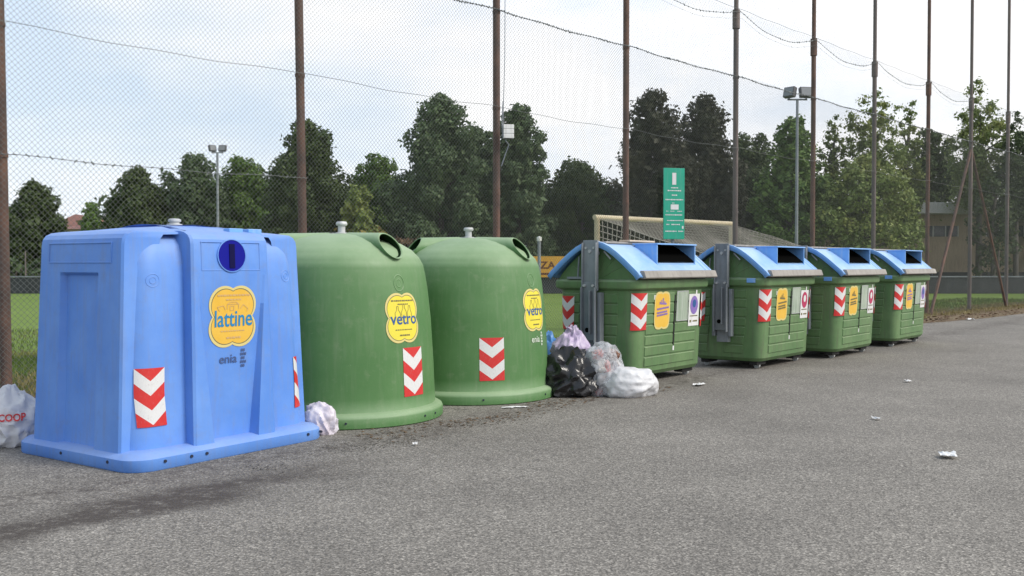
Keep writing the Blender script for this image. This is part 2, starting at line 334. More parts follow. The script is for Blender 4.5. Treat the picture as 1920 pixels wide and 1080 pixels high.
def fastmesh(name, V, F, mats, parent=None, smooth=False, mi=None, **props):
    """V (n,3), F (m,4 or 3) numpy"""
    me = bpy.data.meshes.new(name); n, k = F.shape
    me.vertices.add(len(V)); me.vertices.foreach_set('co', V.astype(np.float32).ravel())
    me.loops.add(n * k); me.loops.foreach_set('vertex_index', F.astype(np.int32).ravel())
    me.polygons.add(n); me.polygons.foreach_set('loop_start', np.arange(0, n * k, k, dtype=np.int32))
    try: me.polygons.foreach_set('loop_total', np.full(n, k, dtype=np.int32))
    except Exception: pass
    if not isinstance(mats, (list, tuple)): mats = [mats]
    for m in mats: me.materials.append(m)
    if mi is not None: me.polygons.foreach_set('material_index', mi.astype(np.int32))
    me.update(calc_edges=True); me.validate()
    if smooth: me.polygons.foreach_set('use_smooth', [True] * n)
    o = bpy.data.objects.new(name, me); COL.objects.link(o)
    if parent is not None: o.parent = parent
    for a, b in props.items(): o[a] = b
    return o
def rring(hx, hy, r, z, n=6):
    pts = []
    for cx, cy, a0 in ((hx - r, -hy + r, -90), (hx - r, hy - r, 0), (-hx + r, hy - r, 90), (-hx + r, -hy + r, 180)):
        for k in range(n + 1):
            a = R(a0 + 90 * k / n); pts.append((cx + r * math.cos(a), cy + r * math.sin(a), z))
    return pts
def rr_point(hx, hy, r, s):
    """point and outward normal on a rounded rectangle; s=0 front centre (-y), s>0 towards +x"""
    sg = 1 if s >= 0 else -1; s = abs(s); a = hx - r; q = math.pi * r / 2; b = 2 * (hy - r)
    if s <= a: x, y, nx, ny = s, -hy, 0, -1
    elif s <= a + q: t = (s - a) / r; x, y, nx, ny = a + r * math.sin(t), -hy + r - r * math.cos(t), math.sin(t), -math.cos(t)
    elif s <= a + q + b: x, y, nx, ny = hx, -hy + r + (s - a - q), 1, 0
    else: t = (s - a - q - b) / r; x, y, nx, ny = a + r * math.cos(t), hy - r + r * math.sin(t), math.cos(t), math.sin(t)
    return sg * x, y, sg * nx, ny
def grid_decal(sf, u0, v0, w, h, off, nu=14, nv=10):
    """UV-mapped sheet on surface function sf(u,v,off); u right, v up; centre u0,v0"""
    vs = [sf(u0 + (i / nu - .5) * w, v0 + (.5 - j / nv) * h, off) for j in range(nv + 1) for i in range(nu + 1)]
    fs = []; uvs = []
    for j in range(nv):
        for i in range(nu):
            a = j * (nu + 1) + i; fs.append((a, a + nu + 1, a + nu + 2, a + 1))
            uvs += [(i / nu, j / nv), (i / nu, (j + 1) / nv), ((i + 1) / nu, (j + 1) / nv), ((i + 1) / nu, j / nv)]
    return vs, fs, uvs
def chevron(sf, u0, v0, parent, w=.26, h=.43, off=.003):
    vs, fs, uvs = grid_decal(sf, u0, v0, w, h, off)
    m = MB().add(vs, fs); o = m.build('chevron_panel', M['chev'], parent, smooth=60, recalc=False)
    ul = o.data.uv_layers.new(name='UVMap')
    for i, q in enumerate(uvs): ul.data[i].uv = q
    return o
def rect(sf, u0, v0, w, h, mats, name, parent, off=.003, nu=4, nv=4, **kw):
    vs, fs, _ = grid_decal(sf, u0, v0, w, h, off, nu, nv)
    return MB().add(vs, fs).build(name, mats, parent, smooth=60, recalc=False, **kw)
_tc = {}
def text2d(txt, bold=0.0, shear=0):
    key = (txt, bold, shear)
    if key in _tc: return _tc[key]
    c = bpy.data.curves.new('t', 'FONT'); c.body = txt; c.size = 1; c.offset = bold; c.shear = shear; c.resolution_u = 3
    o = bpy.data.objects.new('t', c); COL.objects.link(o); bpy.context.view_layer.update()
    me = bpy.data.meshes.new_from_object(o.evaluated_get(bpy.context.evaluated_depsgraph_get()))
    bm = bmesh.new(); bm.from_mesh(me); bmesh.ops.triangulate(bm, faces=bm.faces)
    vs = np.array([v.co[:2] for v in bm.verts]); fs = [tuple(v.index for v in f.verts) for f in bm.faces]; bm.free()
    bpy.data.objects.remove(o); bpy.data.curves.remove(c); bpy.data.meshes.remove(me)
    lo, hi = vs.min(0), vs.max(0); vs = (vs - (lo + hi) / 2) / (hi - lo)
    _tc[key] = (vs, fs, (hi - lo)[0] / (hi - lo)[1]); return _tc[key]
def text_on(mb, sf, txt, u0, v0, w, h, off, bold=.02, mi=0, shear=0):
    vs, fs, _ = text2d(txt, bold, shear)
    mb.add([sf(u0 + x * w, v0 + y * h, off) for x, y in vs], fs, mi)
def strip(mb, sf, pts, t, off, mi=0):
    """thin drawn line through 2-D points"""
    for (a, b), (c, d) in zip(pts[:-1], pts[1:]):
        l = math.hypot(c - a, d - b) or 1e-6; nx, ny = -(d - b) / l * t / 2, (c - a) / l * t / 2
        mb.add([sf(a + nx, b + ny, off), sf(c + nx, d + ny, off), sf(c - nx, d - ny, off), sf(a - nx, b - ny, off)], [(0, 3, 2, 1)], mi)
def quatre(th, ax=.34, ay=.42, r=.66):
    best = 0
    for sx_ in (-1, 1):
        for sy_ in (-1, 1):
            cx, cy = ax * sx_, ay * sy_; dx, dy = math.cos(th), math.sin(th)
            b = cx * dx + cy * dy; disc = b * b - (cx * cx + cy * cy - r * r)
            if disc > 0: best = max(best, b + math.sqrt(disc))
    return best
def sticker(sf, u0, v0, w, h, parent, word, main, ink, drawing, ln=None, detail=True):
    n = 72; rads = [0, .2, .4, .6, .75, .885, .915, .955, 1]
    vs = []; fs = []; ms = []
    for rr_ in rads[1:]:
        for k in range(n):
            th = 2 * math.pi * k / n; q = quatre(th) * rr_
            vs.append(sf(u0 + q * math.cos(th) * w / 2, v0 + q * math.sin(th) * h / 2 / 1.08, .0035))
    vs.append(sf(u0, v0, .0035)); c = len(vs) - 1
    mb = MB(); mb.v = vs
    for k in range(n): mb.f.append((c, k, (k + 1) % n)); mb.m.append(0)
    for j in range(len(rads) - 2):
        mi = 1 if rads[j + 1] == .885 else (2 if j >= 6 or rads[j + 1] >= .915 else 0)
        for k in range(n): a = j * n + k; b = j * n + (k + 1) % n; mb.f.append((a, a + n, b + n, b)); mb.m.append(mi)
    lt = MB()
    if word: text_on(lt, sf, word, u0 + w * .02, v0 - h * .03, w * .80, h * .27 if 'l' in word else h * .2, .006, .014)
    dr = MB()
    # rows of tiny print and the line drawing above the word
    for v, ww, t in ((.345, .66, .028), (.275, .3, .022), (-.235, .5, .018), (-.345, .26, .03)):
        x = -ww / 2; rnd = random.Random(int(v * 1000))
        while x < ww / 2:
            q = rnd.uniform(.03, .07); dr.add([sf(u0 + x * w, v0 + (v - t / 2) * h, .006), sf(u0 + (x + q) * w, v0 + (v - t / 2) * h, .006),
                sf(u0 + (x + q) * w, v0 + (v + t / 2) * h, .006), sf(u0 + x * w, v0 + (v + t / 2) * h, .006)], [(0, 1, 2, 3)]); x += q + .015
    for line in drawing: strip(dr, sf, [(u0 + a * w, v0 + b * h) for a, b in line], .004, .006)
    mb.add(dr.v, dr.f, 3)
    st = mb.build('sticker', [main, M['ink'], M['yelpale'], M['inkfaint'] if main is M['yel'] else M['ink']], parent, recalc=False)
    lt.build('lettering', ink, st, recalc=False)
    return st
CANS = [[(-.12, .12), (-.12, .2), (.12, .2), (.12, .12)], [(-.12, .2), (-.06, .235), (.06, .235), (.12, .2)], [(-.06, .17), (-.06, .1), (.02, .1), (.02, .17), (-.06, .17)],
        [(-.33, .16), (-.2, .18), (-.16, .11)], [(-.33, .16), (-.28, .09)], [(.16, .12), (.22, .19), (.32, .12), (.3, .08)]]
BOTTLES = [[(-.24, -.0), (-.24, .1), (-.19, .16), (-.19, .23), (-.14, .23), (-.14, .16), (-.09, .1), (-.09, .0)],
           [(-.05, .0), (-.05, .12), (0, .2), (0, .27), (.05, .27), (.05, .2), (.1, .12), (.1, .0)],
           [(.13, .02), (.13, .1), (.17, .16), (.18, .24), (.23, .24), (.24, .16), (.27, .1), (.27, .02)]]
def logo(sf, u0, v0, w, parent, ink, accent=True):
    mb = MB(); h = w * .3
    text_on(mb, sf, 'enia', u0 - w * .18, v0, w * .62, h * .85, .005, .012)
    for k in range(5):
        for q in range(2 + (k % 2)):
            x = u0 + w * (.30 + q * .075 - (.02 if k % 2 else 0)); y = v0 + h * (.8 - k * .4)
            mb.add([sf(x - w * .028, y - h * .14, .005), sf(x + w * .03, y - h * .14, .005), sf(x + w * .03, y + h * .14, .005), sf(x - w * .028, y + h * .14, .005)], [(0, 1, 2, 3)])
    mb.build('logo', ink, parent, recalc=False)
# ------------------------------------------------------------ lines of the place
TH_F = R(42.3); FU = Vector((math.sin(TH_F), math.cos(TH_F), 0)); FV = Vector((-math.cos(TH_F), math.sin(TH_F), 0))   # fence direction, into the pitch
F0 = Vector((-4.87, 9.57, 0))
FPX = 1867.0
def ray_fence(px, off=0):
    r = (px - 960) / FPX; o = F0 + FV * off
    s = (r * o.y - o.x) / (FU.x - r * FU.y); return s
def fence_pt(s, off=0, z=0): return F0 + FU * s + FV * off + Vector((0, 0, z))
def at(px, Z, z=0): return Vector(((px - 960) / FPX * Z, Z, z))
def gnd(px, py): Z = H * FPX / (py - 497); return at(px, Z)
# ------------------------------------------------------------ ground sheets
g = MB().add([(-400, -60, -.012), (500, -60, -.012), (500, 900, -.012), (-400, 900, -.012)], [(0, 1, 2, 3)]).build('ground', M['field'], recalc=False, kind='structure')
rnd = random.Random(4)
edge = []
for i in range(0, 301):
    s = -22 + i * .3
    off = np.interp(s, [-22, -3, 0, 6, 14, 20, 24, 70], [.15, .1, .05, -.1, -.7, -1.3, -1.65, -2.2]) + .09 * noise.noise(Vector((s * .9, 0, 3))) + .04 * noise.noise(Vector((s * 5, 0, 1)))
    edge.append(fence_pt(s, off))
vs = []; fs = []
for i, p in enumerate(edge):
    vs += [(p.x, p.y, .003), (p.x + FV.x * -90, p.y + FV.y * -90, .003)]
    if i: fs.append((2 * i - 2, 2 * i - 1, 2 * i + 1, 2 * i))
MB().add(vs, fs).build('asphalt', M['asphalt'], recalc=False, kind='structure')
# earth verge under the fence, lumpy
vs = []; fs = []; nx = 9
for i, p in enumerate(edge):
    s = -22 + i * .3
    for j in range(nx):
        t = j / (nx - 1); w0 = .02; inner = fence_pt(s, 1.0 + .25 * noise.noise(Vector((s, 5, 0))))
        q = p.lerp(inner, t); bump = math.sin(math.pi * t) ** .6 * (.035 + .03 * noise.noise(Vector((q.x * 1.5, q.y * 1.5, 0))))
        vs.append((q.x, q.y, -.006 + bump))
    if i:
        for j in range(nx - 1): a = (i - 1) * nx + j; fs.append((a, a + 1, a + nx + 1, a + nx))
MB().add(vs, fs).build('verge', M['dirt'], smooth=180, kind='structure')

# ------------------------------------------------------------ blue recycling bell (square)
def smooth_prof(z, tab): return float(np.interp(z, [a for a, _ in tab], [b for _, b in tab]))
def blue_bin():
    t = thing('recycling_bin', 'big sky-blue square recycling bin with yellow lattine sticker, at the left end of the row', 'recycling bin', (-2.62, 7.74, 0), R(90 - 35), 'recycling bins along the fence')
    hx, hy = .825, .735
    sk = MB(); sk.loft([rring(hx - .01, hy - .01, .15, 0), rring(hx, hy, .16, .012), rring(hx, hy, .16, .085), rring(hx - .03, hy - .03, .15, .115), rring(hx - .1, hy - .1, .12, .13)])
    sk.build('base_skirt', M['blue'], t, smooth=40)
    b = MB()
    # core with four rounded corner columns
    core = [(.10, 0), (.5, .02), (1.0, .04), (1.30, .052), (1.40, .060), (1.47, .074), (1.53, .098), (1.575, .138), (1.605, .19), (1.625, .26), (1.635, .34)]
    b.loft([rring(hx - .07 - d, hy - .125 - d, .17, z, 10) for z, d in core])
    BAYP = [(.11, 0, 0), (.45, .25, 0), (.8, .5, 0), (1.1, .70, 0), (1.31, .85, 0), (1.335, .87, 0), (1.53, 1, 0), (1.57, 1, .008), (1.60, 1, .03), (1.62, 1, .07), (1.63, 1, .12)]
    BQ = lambda z: float(np.interp(z, [p[0] for p in BAYP], [p[1] for p in BAYP]))
    def bay(halfw0, halfw1, y0, y1, ax, rz0, rz1, reach, rdepth):
        """projecting bay with a splayed recess. ax 'y' = front/back, sign by reach"""
        ys = []
        for z, q, ins in BAYP: ys.append((z, y0 + (y1 - y0) * q - ins, (halfw0 + (halfw1 - halfw0) * q) * (.9 if ax in 'lr' and ins > .1 else 1)))
        ys += ([(1.635, y1 - .18, .44), (1.647, y1 * .6, .36), (1.667, y1 * .4, .26), (1.682, y1 * .2, .2), (1.69, 0, .15)] if ax in 'lr' else [(1.657, y1 * .55, halfw1 * .8), (1.682, y1 * .25, halfw1 * .62), (1.691, .0, halfw1 * .45)])
        rows = []
        for z, yy, hw in ys:
            if z < 1.32: xr = rz0 + (rz1 - rz0) * (z - .11) / 1.2; dep = rdepth(z)
            else: xr = rz1; dep = 0
            xr2 = xr + (.018 if ax in 'fb' else .02 + .05 * (1 - min(z / 1.2, 1)))
            xr2 = min(xr2, hw - .02)
            rows.append([(-hw, 0), (-hw + .012, yy - .012), (-hw + .03, yy), (-xr2, yy), (-xr, yy - dep), (xr, yy - dep), (xr2, yy), (hw - .03, yy), (hw - .012, yy - .012), (hw, 0)] if True else None)
            yin = yy - .10 - .16 * min(1, max(0, (z - 1.45) / .08)) if (ax in 'lr' and z < 1.615) else 0
            rows[-1] = [(x, max(y_, yin if yy > yin else 0)) + (z,) for x, y_ in rows[-1]]
        vs = []
        for r_ in rows:
            for x, y_, z in r_:
                vs.append({'f': (x, -y_, z), 'b': (-x, y_, z), 'l': (-y_, -x, z), 'r': (y_, x, z)}[ax])
        n = 10; fs = []
        for i in range(len(rows) - 1):
            for k in range(n - 1): a = i * n + k; fs.append((a, a + 1, a + n + 1, a + n))
        b.add(vs, fs)
    fd = lambda z: .092 * (1 - z / 1.32)
    ed = lambda z: .045
    bay(.36, .335, .70, .645, 'f', .17, .272, 1, fd); bay(.36, .335, .70, .645, 'b', .17, .272, 1, fd)
    bay(.54, .51, .79, .735, 'l', .17, .21, 1, ed); bay(.54, .51, .79, .735, 'r', .17, .21, 1, ed)
    b.build('body', M['blue'], t, smooth=22)
    # shallow moulded frames
    def front(u, v, off): # plane of the front bay, follows its lean
        return (u, -(.70 - .055 * BQ(v)) - off, v)
    def recess(u, v, off):
        return (u, -(.70 - .055 * BQ(v) - np.interp(v, [.11, .45, .8, 1.1, 1.31], [fd(z) for z in (.11, .45, .8, 1.1, 1.31)])) - off, v)
    def left(u, v, off):
        x = .79 - .055 * BQ(v); return (-x - off, -u, v)
    def frame(sf, u0, u1, v0, v1, w=.010, off=.005):
        fr = MB()
        for a, c, d, e in ((u0, u1, v0, v0 + w), (u0, u1, v1 - w, v1), (u0, u0 + w, v0 + w, v1 - w), (u1 - w, u1, v0 + w, v1 - w)):
            P = [sf(a, d, -.002), sf(c, d, -.002), sf(c, e, -.002), sf(a, e, -.002)]; Q = [sf(a, d, off), sf(c, d, off), sf(c, e, off), sf(a, e, off)]
            fr.loft([P, Q])
        fr.build('moulded_frame', M['blue'], t, bevel=.002)
    frame(lambda u, v, o: front(u, v, o), -.25, .25, 1.345, 1.555, .008, .0025)
    frame(left, -.38, .38, 1.40, 1.545)
    # round opening with dark blue flap
    oc = (0.0, 1.455); op = MB(); n = 40
    rings = []
    for r_, o_ in ((.122, .0), (.122, .009), (.115, .010), (.113, .004)):
        rings.append([front(oc[0] + r_ * math.cos(2 * math.pi * k / n), oc[1] + r_ * math.sin(2 * math.pi * k / n), o_) for k in range(n)])
    op.loft(rings, cap=False); opn = op.build('opening_ring', M['blue'], t, smooth=40)
    fl = MB(); fl.add([front(oc[0] + .117 * math.cos(2 * math.pi * k / n), oc[1] + .117 * math.sin(2 * math.pi * k / n), .007) for k in range(n)], [tuple(range(n))])
    fo = fl.build('flap', M['flap'], t, recalc=False)
    ba = MB()
    for x, w, a, c in ((.0, .045, -.09, .085),):
        ba.loft([[front(x - w / 2, oc[1] + a, o), front(x + w / 2, oc[1] + a, o), front(x + w / 2, oc[1] + c, o), front(x - w / 2, oc[1] + c, o)] for o in (.005, .012)])
    ba.build('flap_bar', M['flapdark'], fo)
    # cap and lifting pockets
    cp = MB().lathe([(.055, 1.675), (.055, 1.70), (.036, 1.705), (.034, 1.715), (.046, 1.72), (.046, 1.735), (.034, 1.742), (0.001, 1.744)], 24)
    cp.build('lifting_cap', M['cap'], t, smooth=40)
    for x in (.16, .33):
        MB().box(x - .06, x + .06, -.50, -.43, 1.62, 1.662).build('roof_pocket', M['lidblue'], t, bevel=.004)
    # markings
    sticker(recess, .01, 1.01, .40, .45, t, 'lattine', M['yel'], M['inkblue'], CANS)
    logo(lambda u, v, o: recess(u, v, o), .02, .70, .24, t, M['logodark'])
    d = .05
    def col(u, v, off):
        dd = np.interp(v, [a for a, _ in core], [q for _, q in core])
        x, y, nx_, ny_ = rr_point(hx - .07 - dd, hy - .125 - dd, .17, u - math.copysign(dd - .02, u)); return (x + nx_ * off, y + ny_ * off, v)
    chevron(col, -.605, .48, t, w=.20, h=.40, off=.006); chevron(col, .73, .46, t, w=.22, h=.40, off=.006)
    # small bolts on the skirt
    for (x, y) in ((-.6, -.735), (-.40, -.735), (-.28, -.735), (.62, -.735), (.76, -.725), (-.822, -.45), (-.822, .1)):
        bo = MB(); ax = Vector((0, -1, 0)) if y < -.6 else Vector((-1, 0, 0)); p = Vector((x, y, .06))
        bo.tube([p - ax * .01, p + ax * .008], .011, 8); bo.build('bolt', M['bolt'], t)
    # faint moulded seal on the column and small embossed mark
    for s0, z0 in ((-.59, 1.28), (.60, 1.30)):
        mk = MB()
        for r_ in (.045, .022):
            pr = [[col(s0 + (r_ + e) * math.cos(a * math.pi / 12), z0 + (r_ + e) * math.sin(a * math.pi / 12), o) for e, o in ((-.004, -.001), (0, .0025), (.004, -.001))] for a in range(25)]
            mk.loft(pr, cap=False)
        mk.build('embossed_mark', M['blue'], t)
    t.scale = (1.08, 1.03, 1.01)
    return t
blue_bin()

# ------------------------------------------------------------ green glass bells
BODY = [(.125, .872), (.13, .868), (.5, .852), (.9, .828), (1.2, .795), (1.32, .775), (1.40, .757), (1.47, .72), (1.54, .65), (1.60, .545), (1.645, .415), (1.675, .28), (1.69, .12), (1.695, .001)]
def bell(label, loc, phi, phich, with_logo, seed):
    t = thing('bottle_bank', label, 'recycling bin', loc, 0, 'recycling bins along the fence')
    MB().lathe([(.925, 0), (.94, .012), (.94, .085), (.93, .105), (.90, .122), (.862, .135)], 72).build('base_skirt', M['green'], t, smooth=35)
    # body with finer rings for a soft shoulder
    zs = [a for a, _ in BODY]; prof = []
    for (z0, r0), (z1, r1) in zip(BODY[:-1], BODY[1:]):
        for k in range(3): q = k / 3; prof.append((r0 + (r1 - r0) * q, z0 + (z1 - z0) * q))
    prof.append((.001, 1.695)); b = MB().lathe(prof, 72)
    b.build('body', M['green'], t, smooth=40)
    rad = lambda z: float(np.interp(z, zs, [r for _, r in BODY]))
    def sf(u, v, off):
        r_ = rad(v) + off; a = u / .85; return (r_ * math.sin(a), -r_ * math.cos(a), v)
    for kk in range(3):
        ph = phi + 2 * math.pi / 3 * kk; d = Vector((math.sin(ph), -math.cos(ph), 0)); tg = Vector((math.cos(ph), math.sin(ph), 0)); up = Vector((0, 0, 1)); n = 36
        def ring(rr_, r0, k, zc=1.572):
            return [d * (r0 - k * math.sin(2 * math.pi * i / n) * rr_) + tg * (rr_ * math.cos(2 * math.pi * i / n)) + up * (zc + rr_ * math.sin(2 * math.pi * i / n)) for i in range(n)]
        sp = MB(); sp.loft([ring(.13, .12, 0), ring(.122, .42, .3), ring(.119, .60, .8), ring(.118, .66, .85), ring(.115, .668, .85), ring(.108, .666, .85), ring(.105, .655, .85)], cap=False)
        s_ = sp.build('spout', M['green'], t, smooth=50)
        MB().loft([ring(.105, .655, .85), ring(.102, .63, .85), ring(.0995, .36, .0), ring(.0005, .35, 0)], cap=False).build('spout_throat', M['shadegreen_in'], s_, smooth=50)
    cp = MB().lathe([(.07, 1.685), (.07, 1.70), (.034, 1.705), (.034, 1.765), (.05, 1.77), (.055, 1.785), (.045, 1.805), (.001, 1.808)], 20)
    cp.build('lifting_cap', M['cap'], t, smooth=40)
    MB().box(-.12, .12, -.03, .03, 1.69, 1.70).build('cap_plate', M['cap'], t)
    u0 = phi * .85
    st = sticker(sf, u0, .935, .40, .44, t, 'vetro', M['lyel'], M['inknavy'], BOTTLES)
    chevron(sf, phich * .85, .455, t)
    if with_logo: logo(sf, u0 + .03, .63, .25, t, M['logopale'])
    mk = MB()
    for r_, e_ in ((.062, .006), (.03, .003)):
        pr = [[sf(u0 - .02 + (r_ + e) * math.cos(a * math.pi / 14), 1.24 + (r_ + e) * math.sin(a * math.pi / 14) * 1.15, o) for e, o in ((-.006, .0), (0, e_ * .6), (.006, .0))] for a in range(29)]
        mk.loft(pr, cap=False)
    mk.build('embossed_mark', M['green'], t, smooth=60)
    for a in (-.5, .2, 1.05, 1.25):
        p = Vector((.938 * math.sin(a), -.938 * math.cos(a), .06)); ax = Vector((math.sin(a), -math.cos(a), 0))
        bo = MB(); bo.tube([p - ax * .01, p + ax * .008], .010, 8); bo.build('bolt', M['bolt'], t)
    return t
bell('green glass bell next to the blue bin, red-white chevron just below its yellow vetro sticker', (-1.59, 9.30, 0), R(50), R(57), False, 1)
bell('green glass bell beside the rubbish bags, pale enia logo under its vetro sticker', (-.47, 10.78, 0), R(59), R(18.5), True, 2)

# ------------------------------------------------------------ lidded street containers
def dumpster():
    t = thing('waste_container', 'x', 'waste container', (0, 0, 0), 0, 'green waste containers with blue lids')
    HX, HY = .925, .60
    tab = [(.105, .80, .465, .10), (.15, .835, .50, .13), (.6, .855, .52, .14), (1.0, .868, .54, .15), (1.10, .872, .545, .15)]
    b = MB(); b.loft([rring(x, y, r_, z, 7) for z, x, y, r_ in tab] + [rring(.90, .575, .15, 1.115, 7), rring(HX - .006, HY - .006, .14, 1.13, 7), rring(HX, HY, .14, 1.15, 7), rring(HX, HY, .14, 1.205, 7), rring(HX - .01, HY - .01, .14, 1.225, 7), rring(HX - .06, HY - .06, .12, 1.235, 7)])
    T = np.array(tab)
    def sf(u, v, off):
        if abs(u) > .64: u = u + math.copysign(float(np.interp(v, T[:, 0], T[:, 1])) - .86, u)
        x, y, nx_, ny_ = rr_point(np.interp(v, T[:, 0], T[:, 1]), np.interp(v, T[:, 0], T[:, 2]), np.interp(v, T[:, 0], T[:, 3]), u)
        return (x + nx_ * off, y + ny_ * off, v)
    # moulded raised boards on front and sides
    pn = MB()
    def plate(u0, u1, v0, v1, h=.012):
        e = .008; nseg = 5
        lo = [(u0 + (u1 - u0) * k / nseg, v0) for k in range(nseg + 1)]; hi = [(u1 - (u1 - u0) * k / nseg, v1) for k in range(nseg + 1)]
        ringp = lo + hi; cu, cv = (u0 + u1) / 2, (v0 + v1) / 2
        A = [sf(u, v, -.004) for u, v in ringp]; sh = lambda u, v: (cu + (u - cu) * (1 - 2 * e / (u1 - u0)), cv + (v - cv) * (1 - 2 * e / (v1 - v0)))
        B = [sf(*sh(u, v), h) for u, v in ringp]
        n = nseg + 1
        o = len(pn.v); pn.v += A + B; m = len(ringp)
        for k in range(m): pn.f.append((o + k, o + (k + 1) % m, o + m + (k + 1) % m, o + m + k)); pn.m.append(0)
        for k in range(nseg): pn.f.append((o + m + k, o + m + k + 1, o + m + m - 2 - k, o + m + m - 1 - k)); pn.m.append(0)
    rows = [.20 + .125 * k for k in range(8)]
    for k in range(7):
        v0, v1 = rows[k] + .006, rows[k + 1] - .006
        if v1 > 1.07: v1 = 1.07
        if k < 2: plate(-.62, .62, v0, v1)
        else:
            plate(-.62, .045, v0, v1); plate(.075, .62, v0, v1)
        for sg in (-1, 1):
            for a, c in ((1.02, 1.30), (1.55, 1.80)):
                plate(*(sorted((sg * a, sg * c))), v0, v1)
    b.add(pn.v, pn.f); b.build('body', M['dgreen'], t, smooth=25)
    # vertical slot with rod
    ro = MB(); ro.loft([[sf(.06 + a, v, o) for a, o in ((-.010, .004), (.010, .004), (.010, .014), (-.010, .014))] for v in (.42, .9, 1.04)])
    ro.build('slot_rod', M['tyre'], t)
    for u, v in ((-.44, 1.02), (.6, 1.06), (.06, .39)): rect(sf, u, v, .035, .055, M['paper'], 'small_tag', t, off=.014)
    # end walls: arched
    arch = [(-.55, 1.22), (-.50, 1.29), (-.42, 1.375), (-.34, 1.445), (-.25, 1.52), (-.16, 1.575), (-.06, 1.60), (.06, 1.60), (.16, 1.575), (.25, 1.52), (.34, 1.445), (.42, 1.375), (.50, 1.29), (.55, 1.22)]
    for sg in (-1, 1):
        x0, x1 = sorted((sg * .80, sg * .845)); P = [(x0, y, z) for y, z in arch]; Q = [(x1, y, z) for y, z in arch]
        e = MB(); e.loft([P, Q])
        for k in range(7):    # radiating ribs
            a = R(25 + k * 21.6); c0 = Vector((sg * .845, 0, 1.22)); dd = Vector((0, -math.cos(a), math.sin(a)))
            ln = .33 if 50 < 25 + k * 21.6 < 130 else .42
            e.tube([c0 + dd * .12, c0 + dd * ln * .9], .006, 5)
        e.build('end_wall', M['dgreen'], t, smooth=25)
    # lid halves
    prof = [(-.645, 1.262), (-.61, 1.308), (-.53, 1.378), (-.43, 1.463), (-.33, 1.542), (-.23, 1.607), (-.14, 1.648), (-.06, 1.667), (-.012, 1.668)]
    def lidhalf(s, front):
        P = [(s * y, z) for y, z in prof]; lb = MB()
        xs = [-.945, -.935, -.90, -.885, -.83, -.815, .815, .83, .885, .90, .935, .945]
        hs = [-.055, .010, .012, .000, .000, -.012, -.012, .000, .000, .012, .010, -.055]
        vs = []; n = len(xs)
        for i, (y, z) in enumerate(P):
            a = Vector(P[min(i + 1, len(P) - 1)]) - Vector(P[max(i - 1, 0)]); nn = Vector((-a.y, a.x)).normalized()
            if nn.y < 0: nn = -nn
            for x, h in zip(xs, hs): vs.append((x, y + nn.x * h, z + nn.y * h))
        fs = []
        for i in range(len(P) - 1):
            for k in range(n - 1): a = i * n + k; fs.append((a, a + 1, a + n + 1, a + n))
        # thickness: underside sheet
        lb.add(vs, fs)
        o = lb.build('lid', M['lidblue'], t, smooth=35)
        so = o.modifiers.new('thick', 'SOLIDIFY'); so.thickness = .018; so.offset = -1
        return o
    lf = lidhalf(1, True); lidhalf(-1, False)
    # hopper: dormer, its mouth lined with black sheets as painted shade
    x0, x1 = -.26, .72; yf, yb = -.475, -.19; zt, zb = 1.645, 1.410
    hp = MB(); w = .022
    zfun = lambda y: float(np.interp(y, [q[0] for q in prof], [q[1] for q in prof])) - .012
    def side(x, dx):
        pts = [(yf, zb - .01), (yf, zt), (yb + .02, zt + .004), (yb + .02, zfun(yb + .02) - .03), ((yf + yb) / 2, zfun((yf + yb) / 2) - .03)]
        hp.loft([[(x, y, z) for y, z in pts], [(x + dx, y, z) for y, z in pts]])
    side(x0, w); side(x1 - w, w)
    hp.box(x0 - .01, x1 + .01, yf - .012, yb + .05, zt, zt + .018)
    hp.box(x0, x1, yf - .008, yf + .05, zb - .03, zb)
    hp.build('hopper', M['lidblue'], lf, bevel=.003)
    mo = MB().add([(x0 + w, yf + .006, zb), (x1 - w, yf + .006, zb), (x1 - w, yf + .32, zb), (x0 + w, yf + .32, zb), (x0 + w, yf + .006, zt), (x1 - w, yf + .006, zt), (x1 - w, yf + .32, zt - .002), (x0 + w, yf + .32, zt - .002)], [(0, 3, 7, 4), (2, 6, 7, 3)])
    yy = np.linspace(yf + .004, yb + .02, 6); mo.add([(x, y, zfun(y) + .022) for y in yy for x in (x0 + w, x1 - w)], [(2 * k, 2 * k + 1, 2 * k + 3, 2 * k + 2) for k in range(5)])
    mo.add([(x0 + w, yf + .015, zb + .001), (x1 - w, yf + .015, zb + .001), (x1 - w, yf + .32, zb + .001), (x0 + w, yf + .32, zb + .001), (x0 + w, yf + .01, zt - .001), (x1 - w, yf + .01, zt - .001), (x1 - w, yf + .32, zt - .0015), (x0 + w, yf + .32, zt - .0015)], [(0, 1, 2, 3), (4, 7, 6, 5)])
    mo.build('hopper_mouth_shade', M['black'], lf, recalc=False)
    # weathered bumper strip along the lid's front edge
    bm_ = MB(); bm_.loft([[(-.86, y, z) for y, z in ((-.665, 1.240), (-.682, 1.255), (-.655, 1.330), (-.60, 1.338), (-.60, 1.240))], [(.93, y, z) for y, z in ((-.665, 1.240), (-.682, 1.255), (-.655, 1.330), (-.60, 1.338), (-.60, 1.240))]])
    bm_.build('lid_bumper', M['bumper'], lf, bevel=.006)
    MB().box(-.80, .80, -.10, .10, 1.655, 1.680).build('ridge_plate', M['bumper'], t, bevel=.006)
